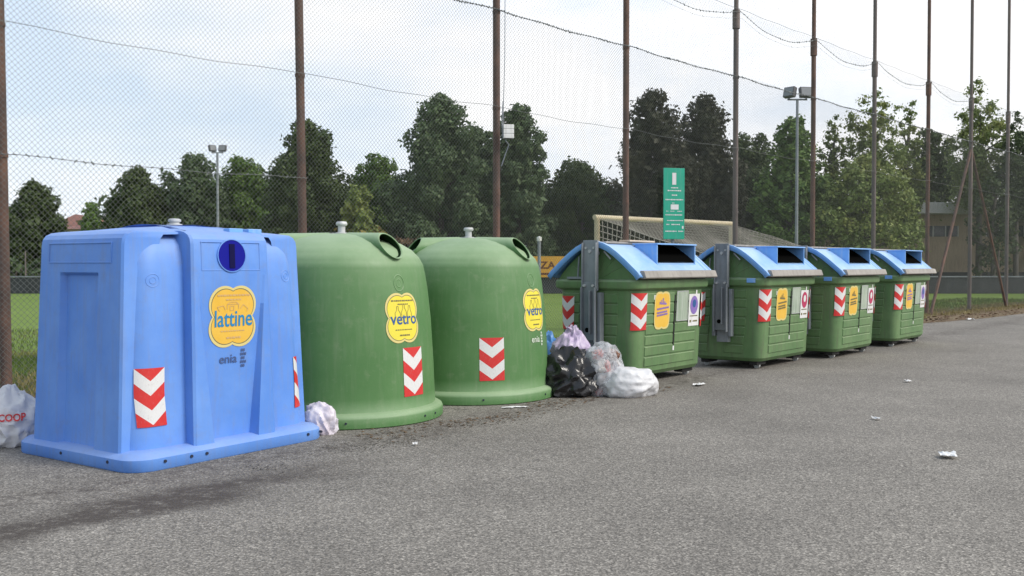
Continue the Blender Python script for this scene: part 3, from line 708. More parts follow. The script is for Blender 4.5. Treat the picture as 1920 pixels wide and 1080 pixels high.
    # galvanised lifting arms
    for sg in (-1, 1):
        br = MB(); X = lambda a: sg * a
        def bx(a, c, y0, y1, z0, z1): q = sorted((X(a), X(c))); br.box(q[0], q[1], y0, y1, z0, z1)
        bx(.955, .985, -.10, .10, 1.10, 1.69); bx(.985, 1.02, -.10, -.085, 1.12, 1.66); bx(.985, 1.02, .085, .10, 1.12, 1.66)
        bx(.985, 1.0, -.085, .085, .52, 1.20)
        bx(1.0, 1.045, -.10, -.085, .50, 1.14); bx(1.0, 1.045, .085, .10, .50, 1.14)
        bx(1.0, 1.05, -.035, -.02, .60, 1.10)
        bx(.90, .985, -.14, -.10, .44, 1.08); bx(.90, .985, .10, .14, .44, 1.08)
        bx(.88, .955, -.085, .085, .36, .60); bx(.86, .97, -.06, .06, 1.52, 1.56)
        o = br.build('lifting_bracket', M['zinc'], t, bevel=.004)
        bo = MB()
        for y, z, r_ in ((-.055, 1.60, .014), (.055, 1.60, .014), (0, 1.56, .02), (-.06, 1.16, .016), (.06, 1.16, .016)):
            bo.tube([(X(.98), y, z), (X(1.0 if z > 1.2 else 1.03), y, z)], r_, 8)
        bo.build('bracket_bolt', M['cap'], o)
        ho = MB(); ho.tube([(X(.99), .03, .64), (X(1.004), .03, .64)], .028, 14); ho.build('bracket_hole', M['black'], o)
        # stay rods between lid and rim
        st = MB(); st.tube([(X(.885), .24, 1.24), (X(.885), .22, 1.50)], .012, 6); st.box(*sorted((X(.86), X(.935))), .16, .36, 1.236, 1.262)
        st.build('lid_stay', M['zinc'], t)
        st = MB(); st.tube([(X(.885), -.22, 1.47), (X(.885), -.13, 1.56)], .010, 6); st.build('short_stay', M['cap'], t)
        cl = MB(); cl.box(*sorted((X(.915), X(.94))), -.46, -.34, 1.165, 1.225); cl.build('rim_clip', M['lidblue'], t, bevel=.005)
    # feet: dark skids and casters
    for sx_ in (-1, 1):
        for sy_ in (-1, 1):
            sk = MB(); sk.box(sx_ * .62 - .14, sx_ * .62 + .14, sy_ * .36 - .06, sy_ * .36 + .06, .05, .135)
            f_ = sk.build('foot', M['tyre'], t, bevel=.01)
            wh = MB(); c = Vector((sx_ * .66, sy_ * .37, .042)); wh.tube([c + Vector((-.02, 0, 0)), c + Vector((.02, 0, 0))], .042, 14); wh.build('caster', M['cap'], f_, smooth=40)
    un = MB(); un.box(-.72, .72, -.38, .38, .09, .14); un.build('underframe', M['tyre'], t)
    # markings shared by all four
    HXc = .86; a = HXc - .15; q = math.pi * .15 / 2
    chevron(sf, -(a + q * .12), .86, t, w=.24, h=.43, off=.016)
    chevron(sf, (a + q * .55), .84, t, w=.24, h=.43, off=.016)
    side_rear = a + q + 2 * (.53 - .15)
    chevron(sf, -(side_rear + .02), .83, t, w=.20, h=.40, off=.016); chevron(sf, side_rear + .02, .83, t, w=.20, h=.40, off=.016)
    n_ = rect(sf, .235, .90, .28, .36, M['notice'], 'notice_pocket', t, off=.016)
    fr = MB()
    for pts in ([(.095, .72), (.095, 1.08), (.375, 1.08), (.375, .72), (.095, .72)],): strip(fr, sf, pts, .010, .019)
    fr.build('pocket_rim', M['cap'], n_, recalc=False)
    return t, sf
DP, dsf = dumpster()
def dump_stickers(t, ink, word_drawing):
    # yellow sticker: lobed, two slanted words of violet print
    w, h, u0, v0 = .37, .45, -.26, .86
    mb = MB(); n = 60; rads = [.25, .5, .75, .9, 1.0]; vs = []
    for rr_ in rads:
        for k in range(n):
            th = 2 * math.pi * k / n; se = (abs(math.cos(th)) ** 5 + abs(math.sin(th)) ** 5) ** -.2 * (1 - .06 * math.exp(-(math.cos(th) / .12) ** 2)); qx = se * math.cos(th) * rr_; qy = se * math.sin(th) * rr_
            vs.append(dsf(u0 + qx * w / 2, v0 + qy * h / 2, .018))
    vs.append(dsf(u0, v0, .018)); mb.v = vs; c = len(vs) - 1
    for k in range(n): mb.f.append((c, k, (k + 1) % n)); mb.m.append(0)
    for j in range(len(rads) - 1):
        for k in range(n): a_ = j * n + k; b_ = j * n + (k + 1) % n; mb.f.append((a_, a_ + n, b_ + n, b_)); mb.m.append(1 if j == 3 else 0)
    st = mb.build('sticker', [M['yel'], M['yelpale']], t, recalc=False)
    dr = MB(); rnd = random.Random(5)
    for v in (.04, -.06, -.13):
        x = -.34
        while x < .30:
            q = rnd.uniform(.06, .12); k = .06 * (x + .3)
            hh = .024
            dr.add([dsf(u0 + xx * w, v0 + (v + k + s * hh) * h, .021) for xx, s in ((x, -1), (x + q, -1), (x + q, 1), (x, 1))], [(0, 1, 2, 3)]); x += q + .02
    for k in range(4): strip(dr, dsf, [(u0 + (-.16 + k * .1) * w, v0 + .20 * h), (u0 + (-.16 + k * .1) * w, v0 + (.24 + .09 * ((k * 7) % 3) / 2) * h)], .018, .021)
    strip(dr, dsf, [(u0 - .2 * w, v0 + .19 * h), (u0 + .25 * w, v0 + .17 * h)], .02, .021)
    dr.build('print', M['violet'] if ink == 'violet' else M['ink'], st, recalc=False)
    # white leaflet with a big coloured oval
    lf = rect(dsf, .54, .84, .27, .40, M['paper'], 'leaflet', t, off=.017)
    ov = MB(); n = 24
    ov.add([dsf(.54 + .10 * math.cos(2 * math.pi * k / n), .90 + .115 * math.sin(2 * math.pi * k / n), .020) for k in range(n)], [tuple(range(n))])
    ov.add([dsf(.54 + .045 * math.cos(2 * math.pi * k / n), .92 + .05 * math.sin(2 * math.pi * k / n), .022) for k in range(n)], [tuple(range(n))], 1)
    strip(ov, dsf, [(.44, .765), (.64, .765)], .012, .020, 2); strip(ov, dsf, [(.44, .70), (.48, .70)], .03, .020, 2); strip(ov, dsf, [(.52, .70), (.64, .70)], .018, .020, 2)
    ov.build('emblem', [M[ink], M['paper'] if ink == 'crimson' else M['inknavy'], M['ink']], lf, recalc=False)
SPOTS = [((1.42, 11.30), 38, 'violet', 'green blue-lidded waste container standing right behind the pile of rubbish bags'),
         ((3.34, 13.12), 38, 'crimson', 'green blue-lidded waste container second from the rubbish bags, its whole grey bracket in view'),
         ((4.83, 14.60), 38, 'crimson', 'third green blue-lidded waste container from the pile of rubbish bags'),
         ((6.53, 16.72), 38, 'violet', 'farthest green blue-lidded waste container, last in the row at the right')]
conts = []
for i, (c, th, ink, lab) in enumerate(SPOTS):
    o = DP if i == 3 else copy_tree(DP)
    u = Vector((math.sin(R(th)), math.cos(R(th)), 0)); v = Vector((-math.cos(R(th)), math.sin(R(th)), 0))
    o.location = Vector((c[0], c[1], 0)) + u * .925 + v * .60; o.rotation_euler = (0, 0, R(90 - th)); o['label'] = lab
    conts.append((o, ink))
for c_ in list(conts[0][0].children):
    if c_.name.startswith('rim_clip'): bpy.data.objects.remove(c_)
for o, ink in conts: dump_stickers(o, ink, None)
cb = MB().box(-.36, .30, -.09, .06, 0, .022).build('cardboard_sheet', M['cardboard'], label='strip of pale cardboard lying on top of the lid nearest the rubbish bags', category='cardboard', bevel=.006)
o0 = conts[0][0]; cb.location = o0.location + Matrix.Rotation(o0.rotation_euler.z, 3, 'Z') @ Vector((.05, -.02, 1.683)); cb.rotation_euler = (0, 0, o0.rotation_euler.z + .05)

# ------------------------------------------------------------ rubbish bags
def lump(seed, dims, amp=.18, flatten=.02, sub=5, freq=2.2, pinch=None, slump=.0):
    bm = bmesh.new(); bmesh.ops.create_icosphere(bm, subdivisions=sub, radius=1)
    o = Vector((seed * 3.7, seed * 1.3, seed * .7))
    for v in bm.verts:
        p = v.co.copy(); d = 0; f = freq; a = amp
        for k in range(5):
            q = noise.noise(p * f + o); d += a * ((1 - abs(q) * 2.2) - .5 if k % 2 == 0 else q); f *= 1.9; a *= .48
        r_ = 1 + d
        z = p.z * r_; x = p.x * r_; y = p.y * r_
        if pinch is not None and z > .35:
            t = min(1, (z - .35) / .65); k = 1 - t * pinch * (1 - .25 * math.cos(math.atan2(y, x) * 7 + seed)); x *= k; y *= k; z += t * .22
        low = max(0, -z); x *= 1 + .12 * low + slump * low; y *= 1 + .12 * low + slump * low
        z = max(z, -.72 + .03 * noise.noise(p * 3 + o))
        v.co = Vector((x * dims[0], y * dims[1], (z + .72) * dims[2] / 1.8))
    return bm
def bag(name, label, loc, dims, m, seed, rz=0, tilt=(0, 0), parts=None, **kw):
    bm = lump(seed, dims, **kw); me = bpy.data.meshes.new(name); bm.to_mesh(me); bm.free(); me.materials.append(m)
    me.polygons.foreach_set('use_smooth', [True] * len(me.polygons)); me.set_sharp_from_angle(angle=R(50))
    t = thing(name, label, 'rubbish bag', loc, rz, 'bags of rubbish left by the bins')
    t.rotation_euler = (tilt[0], tilt[1], rz)
    o = bpy.data.objects.new('bag_body', me); COL.objects.link(o); o.parent = t
    return t, o
def on_bag(t, o, txt, u0, v0, w, h, m, d=Vector((0, -1, 0))):
    bvh = BVHTree.FromPolygons([v.co for v in o.data.vertices], [tuple(p.vertices) for p in o.data.polygons])
    vs, fs, _ = text2d(txt, .03); side = d.cross(Vector((0, 0, 1))).normalized()
    out = []
    for x, y in vs:
        p = side * (u0 + x * w) + Vector((0, 0, v0 + y * h)) - d * 2
        q = bvh.ray_cast(p, d)[0]; out.append((q if q is not None else p + d * 1.8) - d * .020)
    mb = MB().add(out, fs); return mb.build('lettering', m, t, recalc=False)
t, o = bag('shopping_bag', 'white shopping bag with red COOP lettering, left of the blue bin', at(18, 7.75, .0), (.24, .23, .43), M['bagwhite'], 11, rz=R(8), pinch=.4, amp=.14)
dd = (Vector((-3.9, 7.75, 0))).normalized()
on_bag(o, o, 'COOP', .005, .24, .19, .055, M['red'], d=Matrix.Rotation(-R(8), 3, 'Z') @ dd)
t, o = bag('carrier_bag', 'white and pinkish carrier bag squeezed between the blue bin and the first green bell', at(598, 8.22, .0), (.14, .10, .27), M['bagpink'], 23, amp=.2, freq=1.7)
t, o = bag('refuse_sack', 'black refuse sack leaning in the pile beside the second green bell', at(1072, 10.72, 0), (.36, .28, .47), M['bagblack'], 31, amp=.2, pinch=.2, slump=.2, tilt=(0, -.12), freq=1.8)
t, o = bag('lilac_bag', 'lilac see-through bag lying on top of the black sack', at(1068, 11.0, .27), (.21, .20, .42), M['baglilac'], 44, amp=.18, pinch=.55, tilt=(0, .1))
kn = MB(); rn = random.Random(3)
for k in range(5):
    a = rn.uniform(0, 6.28); kn.tube([(0, 0, .36), (.04 * math.cos(a), .04 * math.sin(a), .42), (.09 * math.cos(a), .09 * math.sin(a), .44)], [.02, .018, .005], 6)
kn.build('bag_knot', M['baglilac'], t)
t, o = bag('clear_bag', 'see-through bag of mixed rubbish between the black sack and the white sack', at(1130, 10.70, .0), (.235, .20, .60), M['film'], 52, amp=.12, sub=4)
rn = random.Random(8)
for k in range(48):
    mm = [M['trash1'], M['trash1'], M['trash4'], M['trash2'], M['trash3'], M['trash4']][k % 6]
    bmx = lump(60 + k, (rn.uniform(.035, .075), rn.uniform(.03, .06), rn.uniform(.07, .14)), sub=3, amp=.55)
    me = bpy.data.meshes.new('waste_item'); bmx.to_mesh(me); bmx.free(); me.materials.append(mm); me.polygons.foreach_set('use_smooth', [True] * len(me.polygons))
    q = bpy.data.objects.new('waste_item', me); COL.objects.link(q); q.parent = t
    lv = k // 13; a = rn.uniform(0, 6.28); rr_ = (.17 - .02 * lv) * math.sqrt(rn.random()) + .01; q.location = (rr_ * math.cos(a), rr_ * math.sin(a), .01 + lv * .125); q.rotation_euler = (0, 0, rn.uniform(0, 6))
t, o = bag('woven_sack', 'crumpled white sack lying in front of the first green container', at(1181, 10.62, .0), (.28, .22, .35), M['bagwhite'], 71, rz=R(12), amp=.16, slump=.12, freq=1.1)
er = MB(); er.loft([[(-.20, 0, .2), (-.05, -.06, .22), (0, .06, .2), (-.12, .1, .18)], [(-.19, .0, .33), (-.12, -.03, .31), (-.10, .03, .3), (-.15, .05, .29)], [(-.17, 0, .385), (-.15, -.01, .37), (-.14, .01, .36), (-.155, .02, .37)]])
er.build('sack_ear', M['bagwhite'], t, smooth=60)
t, o = bag('blue_bag', 'scrap of a blue bag behind the black sack', at(1028, 11.35, .0), (.14, .12, .66), M['bagblue'], 81, amp=.15, sub=4)

# ------------------------------------------------------------ litter
def scrap(name, label, px, py, sz, m, seed, cat='litter', hgt=.03):
    p = gnd(px, py); bm = bmesh.new(); bmesh.ops.create_grid(bm, x_segments=9, y_segments=7, size=.5)
    for v in bm.verts:
        q = v.co * 1.0; n1_ = noise.noise(Vector((q.x * 3 + seed, q.y * 3, seed))); n2_ = noise.noise(Vector((q.x * 7, q.y * 7 + seed, seed)))
        v.co = Vector((q.x * sz[0] * .8 * (1 + .35 * n2_), q.y * sz[1] * .8 * (1 + .35 * n1_), hgt * (.35 + .9 * abs(n1_) + .5 * n2_ * (.5 - abs(q.x))) ))
        v.co.z = max(v.co.z, .002)
    me = bpy.data.meshes.new(name); bm.to_mesh(me); bm.free(); me.materials.append(m)
    o = bpy.data.objects.new(name, me); COL.objects.link(o); o.location = (p.x, p.y, .005); o.rotation_euler = (0, 0, seed)
    sm = o.modifiers.new('thick', 'SOLIDIFY'); sm.thickness = .002; sm.offset = 1
    o['label'] = label; o['category'] = cat; o['group'] = 'scraps of litter on the asphalt'
scrap('paper_scrap', 'crumpled white paper alone on the open asphalt, the nearest to the right edge', 1781, 861, (.16, .13), M['paper'], 1.3, hgt=.045)
scrap('paper_scrap', 'small white scrap on the asphalt off the second container', 1645, 789, (.10, .06), M['paper'], 2.1)
scrap('paper_scrap', 'little white scrap on the asphalt off the third container', 1704, 718, (.11, .07), M['paper'], 3.7)
scrap('paper_scrap', 'torn white paper beside the wheels of the first container', 1312, 724, (.28, .10), M['paper'], 4.2)
scrap('paper_scrap', 'white scrap at the foot of the verge below the braced post', 1820, 601, (.22, .18), M['paper'], 6.2, hgt=.06)
scrap('paper_scrap', 'flat pale scrap at the foot of the second green bell', 966, 766, (.30, .07), M['paper'], .25, hgt=.012)
scrap('paper_scrap', 'tiny white scrap on the asphalt in front of the first green bell', 778, 838, (.06, .04), M['paper'], 7.7)

# debris and grit that gathers along the bins and the fence (nobody could count it)
def scatter(name, n, ptfun, size, m, seed, flatness=.25, z=.006, **props):
    r_ = np.random.RandomState(seed); P = ptfun(r_, n); n = len(P)
    a = r_.rand(n) * 6.283; sz = size * (.4 + r_.rand(n) ** 2 * 1.2)
    t1 = np.stack([np.cos(a), np.sin(a), (r_.rand(n) - .5) * flatness], 1); t2 = np.stack([-np.sin(a) * .7, np.cos(a) * .7, (r_.rand(n) - .5) * flatness], 1)
    c = np.concatenate([P, np.full((n, 1), z) + (r_.rand(n, 1)) * size * .3], 1)
    V = np.stack([c - t1 * sz[:, None], c - t2 * sz[:, None], c + t1 * sz[:, None], c + t2 * sz[:, None]], 1).reshape(-1, 3)
    V[:, 2] = np.maximum(V[:, 2], z - .002)
    F = np.arange(4 * n).reshape(-1, 4); return fastmesh(name, V, F, m, kind='stuff', **props)
def rowpts(o, th, smin, smax, doff, sd, dens=None):
    u = np.array([math.sin(R(th)), math.cos(R(th))]); v = np.array([math.cos(R(th)), -math.sin(R(th))])
    def f(r_, n):
        s = smin + (smax - smin) * r_.rand(n); d = doff + sd * r_.randn(n)
        P = np.array(o)[None] + s[:, None] * u + d[:, None] * v
        keep = np.array([noise.noise(Vector((p[0] * 1.6, p[1] * 1.6, 9))) for p in P]) > -.05 + r_.rand(n) * .35 - .2
        return P[keep]
    return f
scatter('grit', 2600, rowpts((-2.2, 6.45), 38, .5, 3.6, .12, .13), .007, M['grit'], 1, label='black grit and crumbs on the asphalt along the bins')
scatter('dead_leaves', 1700, rowpts((-1.1, 8.2), 40, -.2, 4.6, .03, .16), .014, M['debris'], 2, label='brown leaf crumbs around the foot of the bells')
def vergepts(r_, n):
    s = r_.rand(n) * 60 - 8; off = np.interp(s, [-22, -3, 0, 6, 14, 20, 24, 70], [.15, .1, .05, -.1, -.7, -1.3, -1.65, -2.2])
    o = off - .15 + r_.rand(n) * (1.1 - off); P = np.array([fence_pt(a, b)[:2] for a, b in zip(s, o)]); return P
scatter('leaf_litter', 9000, vergepts, .045, M['debris'], 3, flatness=.9, z=.03, label='dead leaves on the earth strip under the fence')
# ------------------------------------------------------------ grass
def blades(name, P, hgt, m, seed, wid=.006, **props):
    r_ = np.random.RandomState(seed); n = len(P); a = r_.rand(n) * 6.283; h = hgt * (.4 + r_.rand(n))
    w = wid * (.6 + r_.rand(n)); lean = (r_.rand(n, 2) - .5) * h[:, None] * 1.0
    d = np.stack([np.cos(a), np.sin(a)], 1) * w[:, None]
    z0 = np.full(n, -.005)
    A = np.column_stack([P - d, z0]); B = np.column_stack([P + d, z0]); C = np.column_stack([P + lean * .4 + d * .6, h * .6]); D = np.column_stack([P + lean, h])
    V = np.stack([A, B, C, D], 1).reshape(-1, 3); return fastmesh(name, V, np.arange(4 * n).reshape(-1, 4), m, kind='stuff', **props)
r_ = np.random.RandomState(12)
def strip_pts(n, s0, s1, o0, o1, pw=1.0):
    s = s0 + (s1 - s0) * r_.rand(n); o = o0 + (o1 - o0) * r_.rand(n) ** pw
    P = np.array([[F0.x, F0.y]]) + s[:, None] * np.array([[FU.x, FU.y]]) + o[:, None] * np.array([[FV.x, FV.y]])
    k = np.array([noise.noise(Vector((p[0] * .9, p[1] * .9, 2))) for p in P]); return P[k > -.25 + .3 * (r_.rand(n) - .5)]
blades('dry_grass', np.concatenate([strip_pts(16000, -3, 6, .0, 2.6, 1.3), strip_pts(9000, 6, 20, .1, 1.6), strip_pts(7000, 18, 34, -.8, 1.0)]), .10, M['drygrass'], 4, .005, label='dry yellow grass along the foot of the fence')
blades('green_grass', np.concatenate([strip_pts(26000, -4, 7, .6, 6.0), strip_pts(16000, 16, 40, .2, 4.0), strip_pts(12000, -6, 6, 4, 12)]), .075, M['grassblade'], 5, .007, label='green grass blades at the near edge of the playing field')

# ------------------------------------------------------------ fence
fence = thing('chain_link_fence', 'tall rusty-posted chain-link fence with ball net above, running behind all the bins', 'fence')
POSTPX = [10, 571, 931, 1173, 1378, 1523, 1637, 1738, 1818, 1887]
ps = [ray_fence(p) for p in POSTPX]; ps = [ps[0] - 3.5] + ps + [ps[-1] + 3.3 * k for k in (1, 2, 3)]
TOP = 12.0; LINK = 5.12; NETZ = 6.42
for i, s in enumerate(ps):
    b = fence_pt(s); lean = {1: (-.01, 0), 2: (-.012, 0), 9: (0, 0)}.get(i, (0, 0))
    p = MB(); r0 = .053 if i < 9 else .057
    p.tube([(b.x, b.y, -.05), (b.x + lean[0] * NETZ, b.y, NETZ)], r0, 12)
    p.tube([(b.x + lean[0] * NETZ, b.y, NETZ - .3), (b.x + lean[0] * TOP, b.y, TOP)], .045, 10)
    if i >= 4: p.tube([(b.x, b.y, NETZ - .35), (b.x, b.y, NETZ + .02)], .075, 12)
    for zz in (2.45, 3.7, 5.1): p.tube([(b.x + lean[0] * zz, b.y, zz - .02), (b.x + lean[0] * zz, b.y, zz + .02)], r0 + .008, 10)
    p.build('post', M['rust'] if i in (1, 2, 3, 4, 6, 8) else M['rustgrey'], fence, smooth=40)
iB = 9   # braced post
for k in (-1, 1):
    top = fence_pt(ps[iB], 0, 4.9); foot = fence_pt(ps[iB + k] - k * .15, -.05, 0)
    p = MB(); p.tube([foot, top], .045, 10); p.build('brace', M['rust'], fence, smooth=40)
def warp(V):
    out = V.copy()
    for ax_ in range(1):
        a = np.sin(V[:, 0] * 1.7 + V[:, 2] * 1.1) + np.sin(V[:, 0] * .63 - V[:, 2] * 2.3 + 1.3) + .5 * np.sin(V[:, 0] * 4.1 + V[:, 2] * 3.3)
        out[:, 0] += .008 * a; out[:, 2] += .010 * (np.sin(V[:, 0] * 2.1 + 2) + np.sin(V[:, 2] * 2.7 + V[:, 0] * .9)); out[:, 1] += .012 * a
    return out
def linkmesh(name, s0, s1, z0, z1, pitch, r, seg, m, zfun=None):
    """diamond mesh of wires in fence plane: tri-section tubes"""
    Vs = []; Fs = []; o = 0; Hh = z1 - z0
    tri = [(math.cos(a), math.sin(a)) for a in (0, 2.094, 4.189)]
    for fam in (-1, 1):
        n0 = int((s1 - s0 + Hh) / pitch)
        for k in range(n0 + 1):
            c = s0 + k * pitch - (Hh if fam > 0 else 0)
            # line: s = c + fam*(z - z0)
            za, zb = z0, z1
            if fam > 0: za = max(za, z0 + (s0 - c)); zb = min(zb, z0 + (s1 - c))
            else: zb = min(zb, z0 + (c - s0)); za = max(za, z0 + (c - s1))
            if zb - za < .02: continue
            m_ = max(1, int((zb - za) / seg)); z = np.linspace(za, zb, m_ + 1); s = c + fam * (z - z0)
            P = warp(np.stack([s, np.full_like(s, .004 * fam), z], 1))
            if zfun is not None: P[:, 2] = zfun(P[:, 0], P[:, 2])
            ring = np.array([[-fam * a * r * .7, b_ * r, a * r * .7] for a, b_ in tri])
            V = (P[:, None, :] + ring[None]).reshape(-1, 3); i = np.arange(m_)[:, None] * 3; q = np.array([0, 1, 2])[None]; q2 = np.array([1, 2, 0])[None]
            F = np.stack([i + q, i + q2, i + q2 + 3, i + q + 3], 2).reshape(-1, 4) + o
            Vs.append(V); Fs.append(F); o += len(V)
    V = np.concatenate(Vs); F = np.concatenate(Fs)
    Wd = np.array([F0.x, F0.y, 0])[None] + V[:, :1] * np.array([FU.x, FU.y, 0])[None] + (V[:, 1:2] - .06) * np.array([FV.x, FV.y, 0])[None] + V[:, 2:3] * np.array([0, 0, 1])[None]
    return fastmesh(name, Wd, F, m, fence)
linkmesh('wire_mesh', ps[0] + .3, 42, .04, LINK, .058, .0018, .5, M['wire'])
def sag(s, z):
    """lower hem of the ball net hangs in swags between posts"""
    k = np.interp(s, ps, np.arange(len(ps))) % 1.0; t = np.clip((NETZ + .9 - z) / .9, 0, 1)
    return z - .28 * t * 4 * k * (1 - k)
linkmesh('ball_net', 3, 44, LINK, NETZ, .075, .0008, .5, M['thread'])
linkmesh('upper_ball_net', 3, 44, NETZ, TOP - .2, .095, .0008, .5, M['thread'], sag)
def cable(z0, sagv, r, name, s0=None, s1=None, lumps=0, off=-.075, m='wire', swag=True):
    mb = MB(); a = s0 if s0 is not None else ps[0]; z = ps[-1] if s1 is None else s1; pts = []
    n = int((z - a) / .25)
    for i in range(n + 1):
        s = a + (z - a) * i / n; k = float(np.interp(s, ps, np.arange(len(ps)))) % 1.0
        pts.append(fence_pt(s, off, z0 - (sagv * 4 * k * (1 - k) if swag else 0) + .008 * math.sin(s * 5)))
    mb.tube(pts, r, 5)
    if lumps:
        rn = random.Random(int(z0 * 10)); s = a
        while s < z:
            k = float(np.interp(s, ps, np.arange(len(ps)))) % 1.0; zz = z0 - (sagv * 4 * k * (1 - k) if swag else 0) + .008 * math.sin(s * 5); q = fence_pt(s, off, zz); l = rn.uniform(.012, .022)
            d = FU * l * .8 + Vector((0, 0, rn.uniform(-l, l))); mb.tube([q - d, q + d], r * 2.0, 4); s += lumps * rn.uniform(.7, 1.3)
    mb.build(name, M[m], fence)
cable(2.46, .03, .0035, 'barbed_wire', s1=ps[2], lumps=.11)
cable(3.72, .04, .0035, 'tension_wire')
cable(5.12, .03, .0055, 'edge_rope', lumps=.06)
cable(NETZ, .28, .0045, 'net_hem', s0=ps[4], lumps=.12)
cable(NETZ - .12, .26, .0018, 'net_hem', s0=ps[4], lumps=.3)
cable(NETZ + .03, .02, .004, 'tension_wire', s0=ps[4])
# grey junction box on the third post
s = ps[3]; b = fence_pt(s, -.12)
t = thing('junction_box', 'pale grey ribbed junction box with cables, strapped to a rusty fence post', 'junction box', (b.x + .085, b.y - .06, 3.24), R(10)); t.scale = (.85, .85, .9)
bx = MB()
for k in range(3): bx.box(-.09, .09, -.06, .05, k * .076, k * .076 + .070)
bx.box(-.08, .08, -.05, .045, 0, .22); bx.build('housing', M['white'], t, bevel=.006)
cbm = MB(); cbm.tube([(-.06, 0, 0), (-.04, -.02, -.05), (.01, -.01, -.10), (-.05, 0, -.25), (-.12, 0, -.45)], .009, 6); cbm.tube([(-.08, 0, .18), (-.085, 0, .5), (-.06, .0, 1.3), (-.05, 0, 3.5)], .007, 6)
cbm.tube([(-.10, -.01, .0), (-.11, 0, .3), (-.09, 0, .6)], .009, 6)
cbm.build('cable', M['zinc'], t)
# green information board on its own pole
s = ray_fence(1263, -.25); b = fence_pt(s, -.25)
t = thing('information_sign', 'tall narrow green information board with white print behind the first container', 'sign', (b.x, b.y, 0), R(14), None)
MB().box(-.2, .2, -.012, .012, 1.86, 3.12).build('panel', M['signgreen'], t, bevel=.004)
MB().tube([(0, .05, 0), (0, .05, 3.0)], .03, 10).build('pole', M['zinc'], t, smooth=40)
pr = MB(); sfp = lambda u, v, o: (u, -.0135 - o, v)
def bar(u0, v0, w, h): pr.add([sfp(u0 - w / 2, v0 - h / 2, .002), sfp(u0 + w / 2, v0 - h / 2, .002), sfp(u0 + w / 2, v0 + h / 2, .002), sfp(u0 - w / 2, v0 + h / 2, .002)], [(0, 1, 2, 3)])
bar(0, 2.93, .075, .21); bar(.01, 2.43, .15, .09)
rn = random.Random(2)
for v, w, h, c in ((2.77, .12, .03, 0), (2.72, .25, .03, 0), (2.64, .09, .028, 0), (2.56, .33, .028, 0), (2.50, .08, .02, 0), (2.355, .30, .02, 0), (2.29, .33, .028, 0), (2.19, .32, .024, 0), (2.12, .24, .03, -.03), (2.00, .33, .03, 0)):
    x = -w / 2
    while x < w / 2:
        q = rn.uniform(.012, .03)
        if rn.random() > .12: bar(c + x + q / 2, v, q, h * rn.uniform(.5, .8))
        x += q + .006
bar(.165, 2.07, .03, .05)
pr.build('print', M['paper'], t, recalc=False)

# ------------------------------------------------------------ football goal
t = thing('football_goal', 'cream football goal with slumped pale net behind the fence', 'goal')
A = Vector((1.86, 21.8, 0)); B = Vector((5.54, 25.2, 0)); back = Vector((.679, -.734, 0)); GH = 2.44
for P in (A, B): MB().tube([(P.x, P.y, 0), (P.x, P.y, GH)], .06, 12).build('goal_post', M['cream'], t, smooth=40)
MB().tube([(A.x - .06, A.y - .05, GH), (B.x + .06, B.y + .05, GH)], .06, 12).build('crossbar', M['cream'], t, smooth=40)
net = MB()
def sheetnet(P, nu, nv, r=.006):
    for i in range(nu + 1): net.tube([P(i / nu, j / nv) for j in range(nv + 1)], r, 3, cap=False)
    for j in range(nv + 1): net.tube([P(i / nu, j / nv) for i in range(nu + 1)], r, 3, cap=False)
D = 3.0
def topP(u, v):
    p = A.lerp(B, u) + back * D * v; return Vector((p.x, p.y, 2.42 - .38 * v * D / 1.35 * (1 - .15 * math.sin(math.pi * u)) - .14 * math.sin(math.pi * u) * math.sin(math.pi * v) + .02 * math.sin(u * 23 + v * 9)))
sheetnet(topP, 44, 26, .0045)
def sideP(P0, s_):
    def f(u, v):
        p = P0 + back * D * u; zt = 2.42 - .38 * u * D / 1.35; return Vector((p.x + .03 * math.sin(v * 7 + u * 9), p.y, zt * (1 - v) + .02 * v))
    return f
sheetnet(sideP(A, 0), 22, 18, .011); sheetnet(sideP(B, 0), 24, 20, .006)
net.build('goal_net', M['goalnet'], t)
# ------------------------------------------------------------ floodlights
def floodlight(px, Z, toppx, label, flip=1, k=1.0):
    hgt = H + (497 - toppx) / FPX * Z; p = at(px, Z)
    t = thing('floodlight', label, 'floodlight', p, 0, 'floodlights of the pitch')
    MB().tube([(0, 0, 0), (0, 0, hgt)], [.07, .05], 10).build('pole', M['zinc'], t, smooth=40)
    a = MB(); a.tube([(-.38 * k, 0, hgt), (.38 * k, 0, hgt)], .035 * k, 8); a.build('crossarm', M['zinc'], t)
    for x, ry in ((-.30, -.9), (.32, .15)):
        x *= k; mt_ = Matrix.Translation((x, 0, hgt + .28 * k)) @ Matrix.Scale(k, 4) @ Matrix.Rotation(ry * flip, 4, 'Z') @ Matrix.Rotation(-.25, 4, 'X')
        hd = MB(); hd.box(-.24, .24, -.08, .12, -.2, .2, mtx=mt_); hd.box(-.03, .03, 0, .05, -.3, -.2, mtx=mt_)
        h_ = hd.build('lamp_head', M['lamphousing'], t, bevel=.02)
        gl = MB(); gl.box(-.20, .20, -.087, -.083, -.16, .16, mtx=mt_); gl.build('lamp_glass', M['lamp'], h_)
floodlight(1493, 38.5, 188, 'tall pole with two square floodlights rising above the trees behind the containers')
floodlight(409, 45, 287, 'smaller floodlight pole with a double lamp head behind the blue bin', -1, .72)
